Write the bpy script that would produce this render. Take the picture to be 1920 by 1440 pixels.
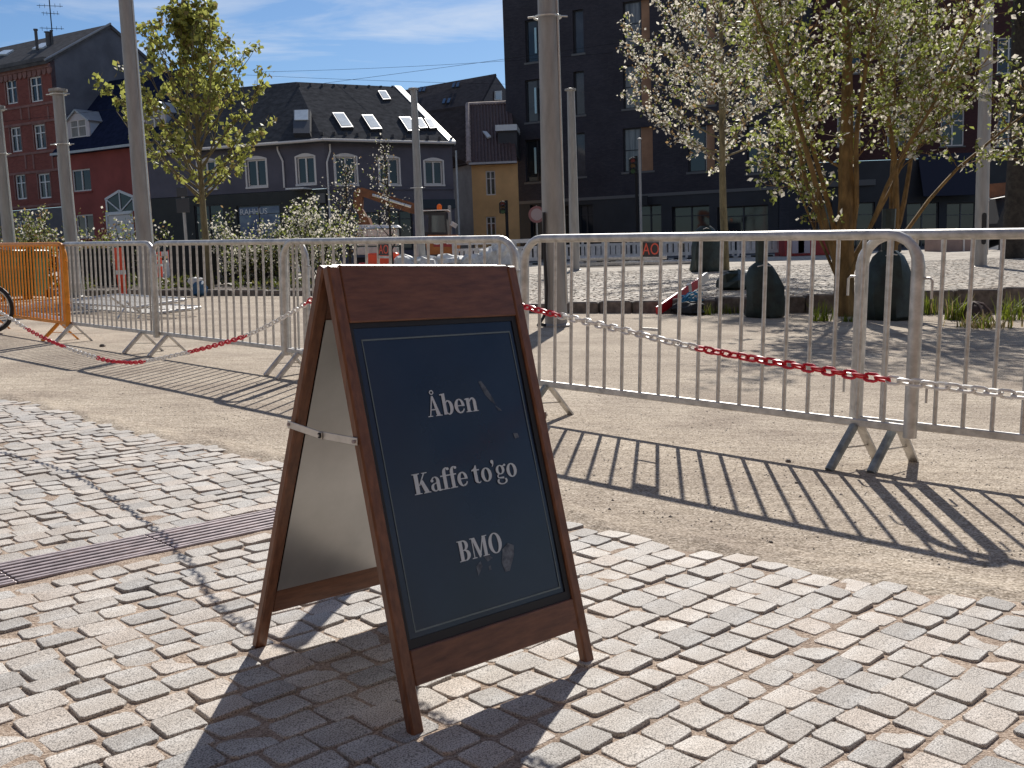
import bpy, bmesh, math, random
import numpy as np
from mathutils import Vector, Matrix

# ------------------------------------------------------------------ camera, sky, sun, exposure
for o in list(bpy.data.objects): bpy.data.objects.remove(o)
S = bpy.context.scene
C = S.collection
PI = math.pi
F, PITCH, CAMH, TILT = 1912.1, 0.130, 1.0, 0.034
# the square falls to the right: the plaza frame (x right, y away, z off the paving) tipped into the upright world
G = Matrix.Rotation(TILT, 4, 'Y')
GI = G.inverted()
CAMM = G @ Matrix.Translation((0, 0, CAMH)) @ Matrix.Rotation(PI/2 - PITCH, 4, 'X')
cam = bpy.data.objects.new('camera', bpy.data.cameras.new('camera'))
C.objects.link(cam); cam.matrix_world = CAMM
cam.data.sensor_width = 36; cam.data.lens = F/1920*36
cam.data.clip_start = 0.05; cam.data.clip_end = 3000
S.camera = cam

SUN_AZ, SUN_EL = math.radians(9.5), math.radians(36.5)
W = bpy.data.worlds.new('World'); S.world = W; W.use_nodes = True
nt = W.node_tree; nt.nodes.clear()
wo = nt.nodes.new('ShaderNodeOutputWorld'); bg = nt.nodes.new('ShaderNodeBackground')
sky = nt.nodes.new('ShaderNodeTexSky'); sky.sky_type = 'NISHITA'; sky.sun_disc = False
sky.sun_elevation = SUN_EL; sky.sun_rotation = SUN_AZ
sky.air_density = 1.0; sky.dust_density = 0.25; sky.ozone_density = 2.5
tc = nt.nodes.new('ShaderNodeTexCoord')
mp = nt.nodes.new('ShaderNodeMapping'); mp.inputs['Scale'].default_value = (2.2, 2.2, 19.0); mp.inputs['Rotation'].default_value = (0.0, 0.10, 0.5)
mp.inputs['Location'].default_value = (0.3, 0.0, 0.42)
n1 = nt.nodes.new('ShaderNodeTexNoise'); n1.inputs['Scale'].default_value = 1.3; n1.inputs['Detail'].default_value = 7; n1.inputs['Roughness'].default_value = 0.58; n1.inputs['Distortion'].default_value = 0.5
cr = nt.nodes.new('ShaderNodeValToRGB'); cr.color_ramp.elements[0].position = 0.47; cr.color_ramp.elements[1].position = 0.78
cr.color_ramp.elements[1].color = (0.85, 0.85, 0.85, 1)
tint = nt.nodes.new('ShaderNodeMix'); tint.data_type = 'RGBA'; tint.blend_type = 'MULTIPLY'; tint.inputs[0].default_value = 1.0
tint.inputs[7].default_value = (0.76, 0.95, 1.18, 1)
mx = nt.nodes.new('ShaderNodeMix'); mx.data_type = 'RGBA'
mx.inputs[7].default_value = (12.0, 12.2, 12.4, 1)
L = nt.links
L.new(tc.outputs['Generated'], mp.inputs[0]); L.new(mp.outputs[0], n1.inputs['Vector']); L.new(n1.outputs[0], cr.inputs[0])
L.new(cr.outputs[0], mx.inputs[0]); L.new(sky.outputs[0], tint.inputs[6]); L.new(tint.outputs[2], mx.inputs[6]); L.new(mx.outputs[2], bg.inputs[0])
bg.inputs[1].default_value = 0.055
L.new(bg.outputs[0], wo.inputs[0])

sl = bpy.data.lights.new('sun', 'SUN'); sl.energy = 5.0; sl.angle = math.radians(0.53); sl.color = (1.0, 0.945, 0.87)
so = bpy.data.objects.new('sun', sl); C.objects.link(so)
sd = Vector((math.sin(SUN_AZ)*math.cos(SUN_EL), math.cos(SUN_AZ)*math.cos(SUN_EL), math.sin(SUN_EL)))
so.rotation_euler = sd.to_track_quat('Z', 'Y').to_euler(); so.location = sd*80
vs = S.view_settings
vs.view_transform = 'Standard'; vs.look = 'None'; vs.gamma = 1; vs.use_curve_mapping = False; vs.exposure = 0.42
S.cycles.max_bounces = 6; S.cycles.transparent_max_bounces = 8

# ------------------------------------------------------------------ helpers
rnd = random.Random(7)
cp, sp = math.cos(PITCH), math.sin(PITCH)
def rayg(px, py):                       # viewing direction in the plaza frame, forward = 1
    a, b = (px-960)/F, (720-py)/F
    return Vector((a, cp + b*sp, -sp + b*cp))
def gpt(px, py, z=0.0):                 # point of the plaza plane (plaza frame)
    d = rayg(px, py); t = (z-CAMH)/d.z
    return Vector((d.x*t, d.y*t, z))
def gat(px, py, Y):                     # plaza-frame point at distance Y
    d = rayg(px, py); t = Y/d.y
    return Vector((d.x*t, Y, CAMH+d.z*t))
def at(px, py, Y):                      # world point at (plaza) distance Y
    return G @ gat(px, py, Y)
def pix(p):                             # plaza-frame point -> photo pixel
    v = Vector(p) - Vector((0, 0, CAMH)); f = v.y*cp - v.z*sp; u = v.y*sp + v.z*cp
    return 960+F*v.x/f, 720-F*u/f
def terr_z(Y): return 0.10 + 0.012*(Y-16.5)      # upper terrace, world height
ROADZ = terr_z(45)
def on_terrace(px, Y, py=480):
    p = at(px, py, Y); p.z = terr_z(min(Y, 45)); return p

class MB:
    def __init__(s): s.v = []; s.f = []; s.mi = []; s.M = None; s.mat = 0
    def add(s, vs, fs):
        o = len(s.v)
        for v in vs:
            v = Vector(v); s.v.append(s.M @ v if s.M else v)
        for f in fs: s.f.append([i+o for i in f]); s.mi.append(s.mat)
    def box(s, c, d, rot=None):
        hx, hy, hz = d[0]/2, d[1]/2, d[2]/2; vs = []
        for z in (-hz, hz):
            for x, y in ((-hx, -hy), (hx, -hy), (hx, hy), (-hx, hy)):
                v = Vector((x, y, z))
                if rot is not None: v = rot @ v
                vs.append(v+Vector(c))
        s.add(vs, [(3, 2, 1, 0), (4, 5, 6, 7), (0, 1, 5, 4), (1, 2, 6, 5), (2, 3, 7, 6), (3, 0, 4, 7)])
    def bbox(s, a, b):
        s.box([(a[i]+b[i])/2 for i in range(3)], [abs(b[i]-a[i]) for i in range(3)])
    def bevbox(s, c, d, b=0.003, rot=None):       # box with chamfered edges
        hx, hy, hz = d[0]/2, d[1]/2, d[2]/2
        rings = []
        for z, k in ((-hz, b), (-hz+b, 0), (hz-b, 0), (hz, b)):
            x, y = hx-k, hy-k
            rings.append([(-x+b, -y, z), (x-b, -y, z), (x, -y+b, z), (x, y-b, z), (x-b, y, z), (-x+b, y, z), (-x, y-b, z), (-x, -y+b, z)])
        vs = []
        for r in rings:
            for v in r:
                v = Vector(v)
                if rot is not None: v = rot @ v
                vs.append(v+Vector(c))
        fs = [list(range(7, -1, -1)), list(range(24, 32))]
        for k in range(3):
            for i in range(8): fs.append((k*8+i, k*8+(i+1) % 8, k*8+8+(i+1) % 8, k*8+8+i))
        s.add(vs, fs)
    def tube(s, pts, r, n=8, closed=False, cap=True, up=None):
        pts = [Vector(p) for p in pts]; m = len(pts)
        rs = r if isinstance(r, (list, tuple)) else [r]*m
        vs = []; u = None
        for i, p in enumerate(pts):
            if closed: t = pts[(i+1) % m]-pts[i-1]
            else: t = pts[min(i+1, m-1)]-pts[max(i-1, 0)]
            t.normalize()
            if u is None:
                u = t.orthogonal().normalized() if up is None else (Vector(up)-t*t.dot(Vector(up))).normalized()
            else:
                u = (u-t*u.dot(t))
                u = u.normalized() if u.length > 1e-6 else t.orthogonal().normalized()
            w = t.cross(u)
            for k in range(n):
                a = 2*PI*(k+.5)/n; vs.append(p+u*math.cos(a)*rs[i]+w*math.sin(a)*rs[i])
        fs = []
        for i in range(m if closed else m-1):
            j = (i+1) % m
            for k in range(n): fs.append((i*n+k, i*n+(k+1) % n, j*n+(k+1) % n, j*n+k))
        if cap and not closed:
            fs.append(list(range(n-1, -1, -1))); fs.append([(m-1)*n+k for k in range(n)])
        s.add(vs, fs)
    def lathe(s, prof, c=(0, 0, 0), n=16):
        vs = []; fs = []
        for r, z in prof:
            for k in range(n):
                a = 2*PI*k/n; vs.append((c[0]+r*math.cos(a), c[1]+r*math.sin(a), c[2]+z))
        for i in range(len(prof)-1):
            for k in range(n): fs.append((i*n+k, i*n+(k+1) % n, i*n+n+(k+1) % n, i*n+n+k))
        fs.append(list(range(n-1, -1, -1))); fs.append([(len(prof)-1)*n+k for k in range(n)])
        s.add(vs, fs)
    def slab(s, poly, th):                        # polygon given thickness along its normal (downwards)
        poly = [Vector(p) for p in poly]; n = len(poly)
        nn = Vector((0, 0, 0))
        for i in range(n): nn += poly[i].cross(poly[(i+1) % n])
        nn.normalize()
        if nn.z < 0: poly.reverse(); nn = -nn
        vs = poly+[p-nn*th for p in poly]
        fs = [list(range(n)), list(range(2*n-1, n-1, -1))]
        for i in range(n): fs.append((i, n+i, n+(i+1) % n, (i+1) % n))
        s.add(vs, fs)
    def prism(s, poly2, y0, y1):                  # polygon in x,z extruded along y
        n = len(poly2); vs = [(x, y0, z) for x, z in poly2]+[(x, y1, z) for x, z in poly2]
        fs = [list(range(n)), list(range(2*n-1, n-1, -1))]
        for i in range(n): fs.append((i, n+i, n+(i+1) % n, (i+1) % n))
        s.add(vs, fs)
    def mesh(s, name, mats, smooth=False):
        me = bpy.data.meshes.new(name); me.from_pydata([tuple(v) for v in s.v], [], s.f)
        for m in (mats if isinstance(mats, (list, tuple)) else [mats]): me.materials.append(m)
        if any(s.mi): me.polygons.foreach_set('material_index', s.mi)
        bm = bmesh.new(); bm.from_mesh(me); bmesh.ops.recalc_face_normals(bm, faces=bm.faces); bm.to_mesh(me); bm.free()
        if smooth:
            me.polygons.foreach_set('use_smooth', [True]*len(me.polygons))
            try: me.set_sharp_from_angle(angle=math.radians(38))
            except Exception: pass
        me.update(); return me
    def build(s, name, mats, parent=None, smooth=False):
        return obj(name, s.mesh(name, mats, smooth), parent)
def obj(name, me, parent=None):
    o = bpy.data.objects.new(name, me); C.objects.link(o)
    if parent is not None: o.parent = parent
    return o
def tag(o, label=None, cat=None, group=None, kind=None):
    if label: o['label'] = label
    if cat: o['category'] = cat
    if group: o['group'] = group
    if kind: o['kind'] = kind
    return o
def empty(name, M=None, label=None, cat=None, group=None, kind=None):
    o = bpy.data.objects.new(name, None); C.objects.link(o); o.empty_display_size = .1
    if M is not None: o.matrix_world = M
    return tag(o, label, cat, group, kind)
def gm(x, y, z=0.0, rz=0.0, rx=0.0, ry=0.0):     # plaza-frame placement
    return G @ Matrix.Translation((x, y, z)) @ Matrix.Rotation(rz, 4, 'Z') @ Matrix.Rotation(ry, 4, 'Y') @ Matrix.Rotation(rx, 4, 'X')
def wm(p, rz=0.0): return Matrix.Translation(p) @ Matrix.Rotation(rz, 4, 'Z')
KIDS = {}
def copy_tree(o, parent=None):
    c = o.copy(); C.objects.link(c)
    if parent is not None: c.parent = parent
    for ch in o.children: copy_tree(ch, c)
    return c
def text_mesh(txt, size, ext, mat, M=None, bold=0.0):
    cu = bpy.data.curves.new('lettering', 'FONT'); cu.body = txt; cu.size = size; cu.extrude = ext; cu.align_x = 'CENTER'; cu.align_y = 'CENTER'; cu.offset = bold
    cu.resolution_u = 3
    t = bpy.data.objects.new('lettering', cu); C.objects.link(t)
    dg = bpy.context.evaluated_depsgraph_get(); dg.update()
    me = bpy.data.meshes.new_from_object(t.evaluated_get(dg)); bpy.data.objects.remove(t)
    if M is not None: me.transform(M)
    me.materials.clear(); me.materials.append(mat); return me

# ------------------------------------------------------------------ materials
def mat(name, col, rough=.7, metal=0.0, var=.0, vscale=8.0, col2=None, bump=0.0, bscale=40.0, spec=.5, stretch=None, detail=5, emit=None, rvar=0.0, island=0.0, transl=0.0, contrast=(.35, .65)):
    m = bpy.data.materials.new(name); m.use_nodes = True; t = m.node_tree; b = t.nodes['Principled BSDF']; l = t.links
    col = tuple(col)+(1,)
    b.inputs['Base Color'].default_value = col; b.inputs['Roughness'].default_value = rough; b.inputs['Metallic'].default_value = metal
    b.inputs['Specular IOR Level'].default_value = spec
    tcn = t.nodes.new('ShaderNodeTexCoord'); vec = tcn.outputs['Object']
    if stretch:
        mpn = t.nodes.new('ShaderNodeMapping'); mpn.inputs['Scale'].default_value = stretch; l.new(vec, mpn.inputs[0]); vec = mpn.outputs[0]
    csock = None
    if var or col2:
        n = t.nodes.new('ShaderNodeTexNoise'); n.inputs['Scale'].default_value = vscale; n.inputs['Detail'].default_value = detail; n.inputs['Roughness'].default_value = .6
        l.new(vec, n.inputs['Vector'])
        r = t.nodes.new('ShaderNodeValToRGB'); r.color_ramp.elements[0].position = contrast[0]; r.color_ramp.elements[1].position = contrast[1]
        c2 = tuple(col2)+(1,) if col2 else tuple(min(1, c*(1+var)) for c in col[:3])+(1,)
        c1 = col if col2 else tuple(c*(1-var) for c in col[:3])+(1,)
        r.color_ramp.elements[0].color = c1; r.color_ramp.elements[1].color = c2
        l.new(n.outputs[0], r.inputs[0]); csock = r.outputs[0]
        if rvar:
            mr = t.nodes.new('ShaderNodeMapRange'); mr.inputs[3].default_value = max(0.02, rough-rvar); mr.inputs[4].default_value = min(1, rough+rvar)
            l.new(n.outputs[0], mr.inputs[0]); l.new(mr.outputs[0], b.inputs['Roughness'])
    if island:
        ge = t.nodes.new('ShaderNodeNewGeometry'); oi = t.nodes.new('ShaderNodeObjectInfo')
        ad = t.nodes.new('ShaderNodeMath'); ad.operation = 'ADD'; l.new(ge.outputs['Random Per Island'], ad.inputs[0]); l.new(oi.outputs['Random'], ad.inputs[1])
        fr = t.nodes.new('ShaderNodeMath'); fr.operation = 'FRACT'; l.new(ad.outputs[0], fr.inputs[0])
        mr = t.nodes.new('ShaderNodeMapRange'); mr.inputs[3].default_value = 1-island; mr.inputs[4].default_value = 1+island; l.new(fr.outputs[0], mr.inputs[0])
        mu = t.nodes.new('ShaderNodeMix'); mu.data_type = 'RGBA'; mu.blend_type = 'MULTIPLY'; mu.inputs[0].default_value = 1
        if csock is not None: l.new(csock, mu.inputs[6])
        else: mu.inputs[6].default_value = col
        l.new(mr.outputs[0], mu.inputs[7]); csock = mu.outputs[2]
    if csock is not None: l.new(csock, b.inputs['Base Color'])
    if bump:
        n2 = t.nodes.new('ShaderNodeTexNoise'); n2.inputs['Scale'].default_value = bscale; n2.inputs['Detail'].default_value = 6; l.new(vec, n2.inputs['Vector'])
        bp = t.nodes.new('ShaderNodeBump'); bp.inputs['Strength'].default_value = min(1, bump); bp.inputs['Distance'].default_value = .01
        l.new(n2.outputs[0], bp.inputs['Height']); l.new(bp.outputs[0], b.inputs['Normal'])
    if emit:
        b.inputs['Emission Color'].default_value = tuple(emit[:3])+(1,); b.inputs['Emission Strength'].default_value = emit[3]
    if transl:
        tr = t.nodes.new('ShaderNodeBsdfTranslucent'); ms = t.nodes.new('ShaderNodeMixShader'); ms.inputs[0].default_value = transl
        if csock is not None: l.new(csock, tr.inputs[0])
        else: tr.inputs[0].default_value = col
        out = t.nodes['Material Output']; l.new(b.outputs[0], ms.inputs[1]); l.new(tr.outputs[0], ms.inputs[2]); l.new(ms.outputs[0], out.inputs[0])
    return m

def granite(name, base, dark, light, scale=330.0, island=.19):
    m = bpy.data.materials.new(name); m.use_nodes = True; t = m.node_tree; b = t.nodes['Principled BSDF']; l = t.links
    tcn = t.nodes.new('ShaderNodeTexCoord'); vec = tcn.outputs['Object']
    n = t.nodes.new('ShaderNodeTexNoise'); n.inputs['Scale'].default_value = scale; n.inputs['Detail'].default_value = 3; l.new(vec, n.inputs['Vector'])
    r = t.nodes.new('ShaderNodeValToRGB'); e = r.color_ramp.elements; e[0].position = .36; e[0].color = dark+(1,); e[1].position = .60; e[1].color = light+(1,)
    k = e.new(.47); k.color = base+(1,)
    l.new(n.outputs[0], r.inputs[0])
    n3 = t.nodes.new('ShaderNodeTexNoise'); n3.inputs['Scale'].default_value = 7; n3.inputs['Detail'].default_value = 4; l.new(vec, n3.inputs['Vector'])
    r3 = t.nodes.new('ShaderNodeValToRGB'); r3.color_ramp.elements[0].position = .3; r3.color_ramp.elements[0].color = (.80, .76, .72, 1); r3.color_ramp.elements[1].position = .6; r3.color_ramp.elements[1].color = (1, 1, 1, 1)
    l.new(n3.outputs[0], r3.inputs[0])
    m0 = t.nodes.new('ShaderNodeMix'); m0.data_type = 'RGBA'; m0.blend_type = 'MULTIPLY'; m0.inputs[0].default_value = 1; l.new(r.outputs[0], m0.inputs[6]); l.new(r3.outputs[0], m0.inputs[7])
    ge = t.nodes.new('ShaderNodeNewGeometry'); oi = t.nodes.new('ShaderNodeObjectInfo')
    ad = t.nodes.new('ShaderNodeMath'); ad.operation = 'ADD'; l.new(ge.outputs['Random Per Island'], ad.inputs[0]); l.new(oi.outputs['Random'], ad.inputs[1])
    fr = t.nodes.new('ShaderNodeMath'); fr.operation = 'FRACT'; l.new(ad.outputs[0], fr.inputs[0])
    rr = t.nodes.new('ShaderNodeValToRGB'); q = rr.color_ramp.elements
    q[0].position = 0; q[0].color = (1-island*1.3, 1-island*1.2, 1-island*1.1, 1); q[1].position = 1; q[1].color = (1+island*.5, 1+island*.45, 1+island*.35, 1)
    a = q.new(.35); a.color = (1, .985, .965, 1); a2 = q.new(.6); a2.color = (1-island*.5, 1-island*.42, 1-island*.38, 1); a3 = q.new(.8); a3.color = (1.04, .98, .93, 1)
    l.new(fr.outputs[0], rr.inputs[0])
    mu = t.nodes.new('ShaderNodeMix'); mu.data_type = 'RGBA'; mu.blend_type = 'MULTIPLY'; mu.inputs[0].default_value = 1
    l.new(m0.outputs[2], mu.inputs[6]); l.new(rr.outputs[0], mu.inputs[7]); l.new(mu.outputs[2], b.inputs['Base Color'])
    b.inputs['Roughness'].default_value = .75; b.inputs['Specular IOR Level'].default_value = .3
    n2 = t.nodes.new('ShaderNodeTexNoise'); n2.inputs['Scale'].default_value = 90; n2.inputs['Detail'].default_value = 5; l.new(vec, n2.inputs['Vector'])
    bp = t.nodes.new('ShaderNodeBump'); bp.inputs['Strength'].default_value = .55; bp.inputs['Distance'].default_value = .004
    l.new(n2.outputs[0], bp.inputs['Height']); l.new(bp.outputs[0], b.inputs['Normal'])
    return m

def gravel(name, c1, c2, c3, fine=220.0, bump=.6):
    m = bpy.data.materials.new(name); m.use_nodes = True; t = m.node_tree; b = t.nodes['Principled BSDF']; l = t.links
    tcn = t.nodes.new('ShaderNodeTexCoord'); vec = tcn.outputs['Object']
    v = t.nodes.new('ShaderNodeTexVoronoi'); v.inputs['Scale'].default_value = fine; l.new(vec, v.inputs['Vector'])
    r = t.nodes.new('ShaderNodeValToRGB'); e = r.color_ramp.elements; e[0].position = .0; e[0].color = c1+(1,); e[1].position = 1; e[1].color = c3+(1,); k = e.new(.5); k.color = c2+(1,)
    sx = t.nodes.new('ShaderNodeSeparateColor'); l.new(v.outputs['Color'], sx.inputs[0]); l.new(sx.outputs[0], r.inputs[0])
    n = t.nodes.new('ShaderNodeTexNoise'); n.inputs['Scale'].default_value = 1.1; n.inputs['Detail'].default_value = 8; n.inputs['Roughness'].default_value = .65; l.new(vec, n.inputs['Vector'])
    r2 = t.nodes.new('ShaderNodeValToRGB'); r2.color_ramp.elements[0].position = .30; r2.color_ramp.elements[0].color = (.66, .62, .60, 1); r2.color_ramp.elements[1].position = .62; r2.color_ramp.elements[1].color = (1.06, 1.04, 1.0, 1)
    l.new(n.outputs[0], r2.inputs[0])
    mu = t.nodes.new('ShaderNodeMix'); mu.data_type = 'RGBA'; mu.blend_type = 'MULTIPLY'; mu.inputs[0].default_value = 1
    l.new(r.outputs[0], mu.inputs[6]); l.new(r2.outputs[0], mu.inputs[7]); l.new(mu.outputs[2], b.inputs['Base Color'])
    b.inputs['Roughness'].default_value = .95; b.inputs['Specular IOR Level'].default_value = .1
    mps = t.nodes.new('ShaderNodeMapping'); mps.inputs['Rotation'].default_value = (0, 0, .76); mps.inputs['Scale'].default_value = (1.6, 14, 1); l.new(vec, mps.inputs[0])
    ns = t.nodes.new('ShaderNodeTexNoise'); ns.inputs['Scale'].default_value = 1.4; ns.inputs['Detail'].default_value = 5; l.new(mps.outputs[0], ns.inputs['Vector'])
    rs2 = t.nodes.new('ShaderNodeValToRGB'); rs2.color_ramp.elements[0].position = .36; rs2.color_ramp.elements[0].color = (.80, .78, .77, 1); rs2.color_ramp.elements[1].position = .58; l.new(ns.outputs[0], rs2.inputs[0])
    mu2 = t.nodes.new('ShaderNodeMix'); mu2.data_type = 'RGBA'; mu2.blend_type = 'MULTIPLY'; mu2.inputs[0].default_value = .8; l.new(mu.outputs[2], mu2.inputs[6]); l.new(rs2.outputs[0], mu2.inputs[7]); l.new(mu2.outputs[2], b.inputs['Base Color'])
    n2 = t.nodes.new('ShaderNodeTexNoise'); n2.inputs['Scale'].default_value = fine*.45; n2.inputs['Detail'].default_value = 4; l.new(vec, n2.inputs['Vector'])
    n4 = t.nodes.new('ShaderNodeTexNoise'); n4.inputs['Scale'].default_value = 14; n4.inputs['Detail'].default_value = 6; l.new(vec, n4.inputs['Vector'])
    bp = t.nodes.new('ShaderNodeBump'); bp.inputs['Strength'].default_value = bump; bp.inputs['Distance'].default_value = .006; l.new(n2.outputs[0], bp.inputs['Height'])
    bq = t.nodes.new('ShaderNodeBump'); bq.inputs['Strength'].default_value = .5; bq.inputs['Distance'].default_value = .02; l.new(n4.outputs[0], bq.inputs['Height']); l.new(bp.outputs[0], bq.inputs['Normal'])
    l.new(bq.outputs[0], b.inputs['Normal'])
    return m

def roofmat(name, c, sc, var=.2):         # shingle / slate courses as fine relief
    m = mat(name, c, .95, var=var, vscale=3, spec=.0)
    t = m.node_tree; l = t.links; b = t.nodes['Principled BSDF']
    tcn = t.nodes.new('ShaderNodeTexCoord'); br = t.nodes.new('ShaderNodeTexNoise'); br.inputs['Scale'].default_value = sc
    l.new(tcn.outputs['Object'], br.inputs['Vector'])
    bp = t.nodes.new('ShaderNodeBump'); bp.inputs['Strength'].default_value = .5; bp.inputs['Distance'].default_value = .02; l.new(br.outputs[0], bp.inputs['Height']); l.new(bp.outputs[0], b.inputs['Normal'])
    return m

def brickmat(name, c1, c2, mortar, sc=3.2, rot=0.0):
    m = bpy.data.materials.new(name); m.use_nodes = True; t = m.node_tree; b = t.nodes['Principled BSDF']; l = t.links
    tcn = t.nodes.new('ShaderNodeTexCoord'); mpn = t.nodes.new('ShaderNodeMapping'); mpn.inputs['Rotation'].default_value = (PI/2, 0, 0)
    pre = t.nodes.new('ShaderNodeMapping'); pre.inputs['Rotation'].default_value = (0, 0, -rot); l.new(tcn.outputs['Object'], pre.inputs[0]); l.new(pre.outputs[0], mpn.inputs[0])
    br = t.nodes.new('ShaderNodeTexBrick'); br.inputs['Scale'].default_value = sc; br.inputs['Color1'].default_value = c1+(1,); br.inputs['Color2'].default_value = c2+(1,); br.inputs['Mortar'].default_value = mortar+(1,)
    br.inputs['Mortar Size'].default_value = .012; br.inputs['Brick Width'].default_value = .72; br.inputs['Row Height'].default_value = .22
    l.new(mpn.outputs[0], br.inputs['Vector'])
    n = t.nodes.new('ShaderNodeTexNoise'); n.inputs['Scale'].default_value = .7; n.inputs['Detail'].default_value = 6; l.new(tcn.outputs['Object'], n.inputs['Vector'])
    r2 = t.nodes.new('ShaderNodeValToRGB'); r2.color_ramp.elements[0].position = .3; r2.color_ramp.elements[0].color = (.78, .78, .78, 1); r2.color_ramp.elements[1].position = .7
    l.new(n.outputs[0], r2.inputs[0])
    mu = t.nodes.new('ShaderNodeMix'); mu.data_type = 'RGBA'; mu.blend_type = 'MULTIPLY'; mu.inputs[0].default_value = 1
    l.new(br.outputs[0], mu.inputs[6]); l.new(r2.outputs[0], mu.inputs[7]); l.new(mu.outputs[2], b.inputs['Base Color']); b.inputs['Roughness'].default_value = .85
    b.inputs['Specular IOR Level'].default_value = .2
    return m

M = dict(
 sett=granite('granite_sett', (.43, .405, .375), (.15, .14, .13), (.62, .59, .55)),
 tsett=granite('terrace_granite', (.44, .40, .34), (.24, .21, .18), (.56, .51, .44), 40.0, .16),
 sand=gravel('joint_sand', (.24, .18, .14), (.39, .315, .255), (.56, .475, .40), 300, .9),
 gravel=gravel('stone_dust', (.21, .178, .14), (.405, .352, .288), (.60, .54, .465), 150, .9),
 terrace=gravel('terrace_paving', (.36, .33, .29), (.46, .43, .38), (.56, .53, .48), 9, .6),
 asphalt=mat('asphalt', (.055, .055, .058), .9, var=.25, vscale=4, bump=.3, bscale=60),
 soil=mat('planting_soil', (.07, .05, .035), .95, var=.4, vscale=6, bump=.8, bscale=20),
 pebble=mat('pebble', (.42, .37, .31), .85, island=.5),
 kerb=mat('kerb_granite', (.16, .135, .115), .85, var=.35, vscale=9, bump=.6, bscale=25, island=.25),
 steelgrate=mat('grate_steel', (.33, .275, .275), .5, metal=.25, var=.25, vscale=25),
 dark=mat('channel_dark', (.012, .011, .011), .9),
 galv=mat('galvanised_steel', (.54, .525, .50), .48, metal=.55, var=.22, vscale=16, rvar=.12, bump=.08, bscale=60),
 galvfoot=mat('painted_foot', (.24, .27, .28), .5, metal=.4, var=.35, vscale=18),
 orange=mat('orange_paint', (.72, .26, .015), .45, var=.15, vscale=12),
 mast=mat('mast_steel', (.33, .32, .305), .6, metal=.35, var=.14, vscale=3, stretch=(3, 3, .6)),
 redp=mat('red_plastic', (.62, .012, .03), .35, var=.08, vscale=30, transl=.12),
 whitep=mat('white_plastic', (.78, .76, .72), .4, var=.06, vscale=30, transl=.12),
 wood=mat('stained_wood', (.095, .034, .015), .40, col2=(.20, .080, .038), vscale=14, stretch=(1.0, 6, 6), bump=.10, bscale=30, contrast=(.3, .7)),
 woodv=mat('stained_wood_upright', (.10, .037, .016), .40, col2=(.215, .088, .040), vscale=14, stretch=(6, 6, .8), bump=.10, bscale=30, contrast=(.3, .7)),
 sheet=mat('zinc_sheet', (.43, .43, .425), .30, metal=.88, var=.10, vscale=5, rvar=.07),
 poster=mat('navy_poster', (.006, .012, .030), .22, col2=(.013, .024, .054), vscale=2.2, spec=.55, rvar=.12),  # lighter navy patches paint soft reflections into the colour
 black=mat('black_rubber', (.010, .010, .012), .6),
 ink=mat('poster_ink', (.54, .60, .65), .5),
 ink2=mat('poster_line', (.13, .17, .18), .5),
 scuff=mat('poster_scuff', (.16, .19, .23), .7, col2=(.03, .045, .07), vscale=60),
 alu=mat('aluminium', (.60, .60, .58), .38, metal=.7, var=.08, vscale=30),
 white=mat('white_paint', (.72, .71, .68), .55),
 offwhite=mat('cream_paint', (.68, .63, .58), .6),
 glass=mat('window_glass', (.018, .022, .026), .04, spec=.6),
 glassb=mat('sky_glass', (.03, .05, .08), .03, metal=.0, spec=1.0),
 skyrefl=mat('painted_sky_reflection', (.62, .66, .66), .15, var=.1, vscale=2),  # whitish skylight panes: bright sky reflection painted into the base colour
 dimglass=mat('dim_glass', (.05, .05, .055), .08, var=.5, vscale=.6),
 netglass=mat('net_curtain_glass', (.15, .15, .145), .12, var=.45, vscale=.9, stretch=(6, 6, .5)),
 curtain=mat('curtain', (.25, .24, .22), .9, var=.3, vscale=3, stretch=(8, 8, .4)),
)

# ------------------------------------------------------------------ ground
EDGE = [gpt(*p) for p in ((-700, 590), (-300, 672), (0, 745), (70, 760), (165, 785), (240, 808), (395, 838), (525, 865), (800, 922), (1060, 972), (1253, 1020), (1490, 1063), (1634, 1087), (1759, 1106), (1920, 1122), (2300, 1180), (3200, 1300))]
def edge_y(x):
    for a, b in zip(EDGE, EDGE[1:]):
        if a.x <= x <= b.x: return a.y+(b.y-a.y)*(x-a.x)/(b.x-a.x)
    return EDGE[0].y if x < EDGE[0].x else EDGE[-1].y

m = MB()                                   # compacted stone dust, one sheet, finer near the camera
xs = [-70, -40, -25, -15, -10, -6, -4, -2, 0, 2, 4, 6, 10, 15, 25, 40, 70]; ys = [-14, -6, -2, 0, 2, 4, 6, 8, 10, 13, 17, 22, 30, 46]
vs_ = [(x, y, 0) for y in ys for x in xs]; nx = len(xs)
m.add(vs_, [(j*nx+i, j*nx+i+1, (j+1)*nx+i+1, (j+1)*nx+i) for j in range(len(ys)-1) for i in range(nx-1)])
ground = m.build('gravel_ground', M['gravel']); ground.matrix_world = G; tag(ground, kind='structure')

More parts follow.
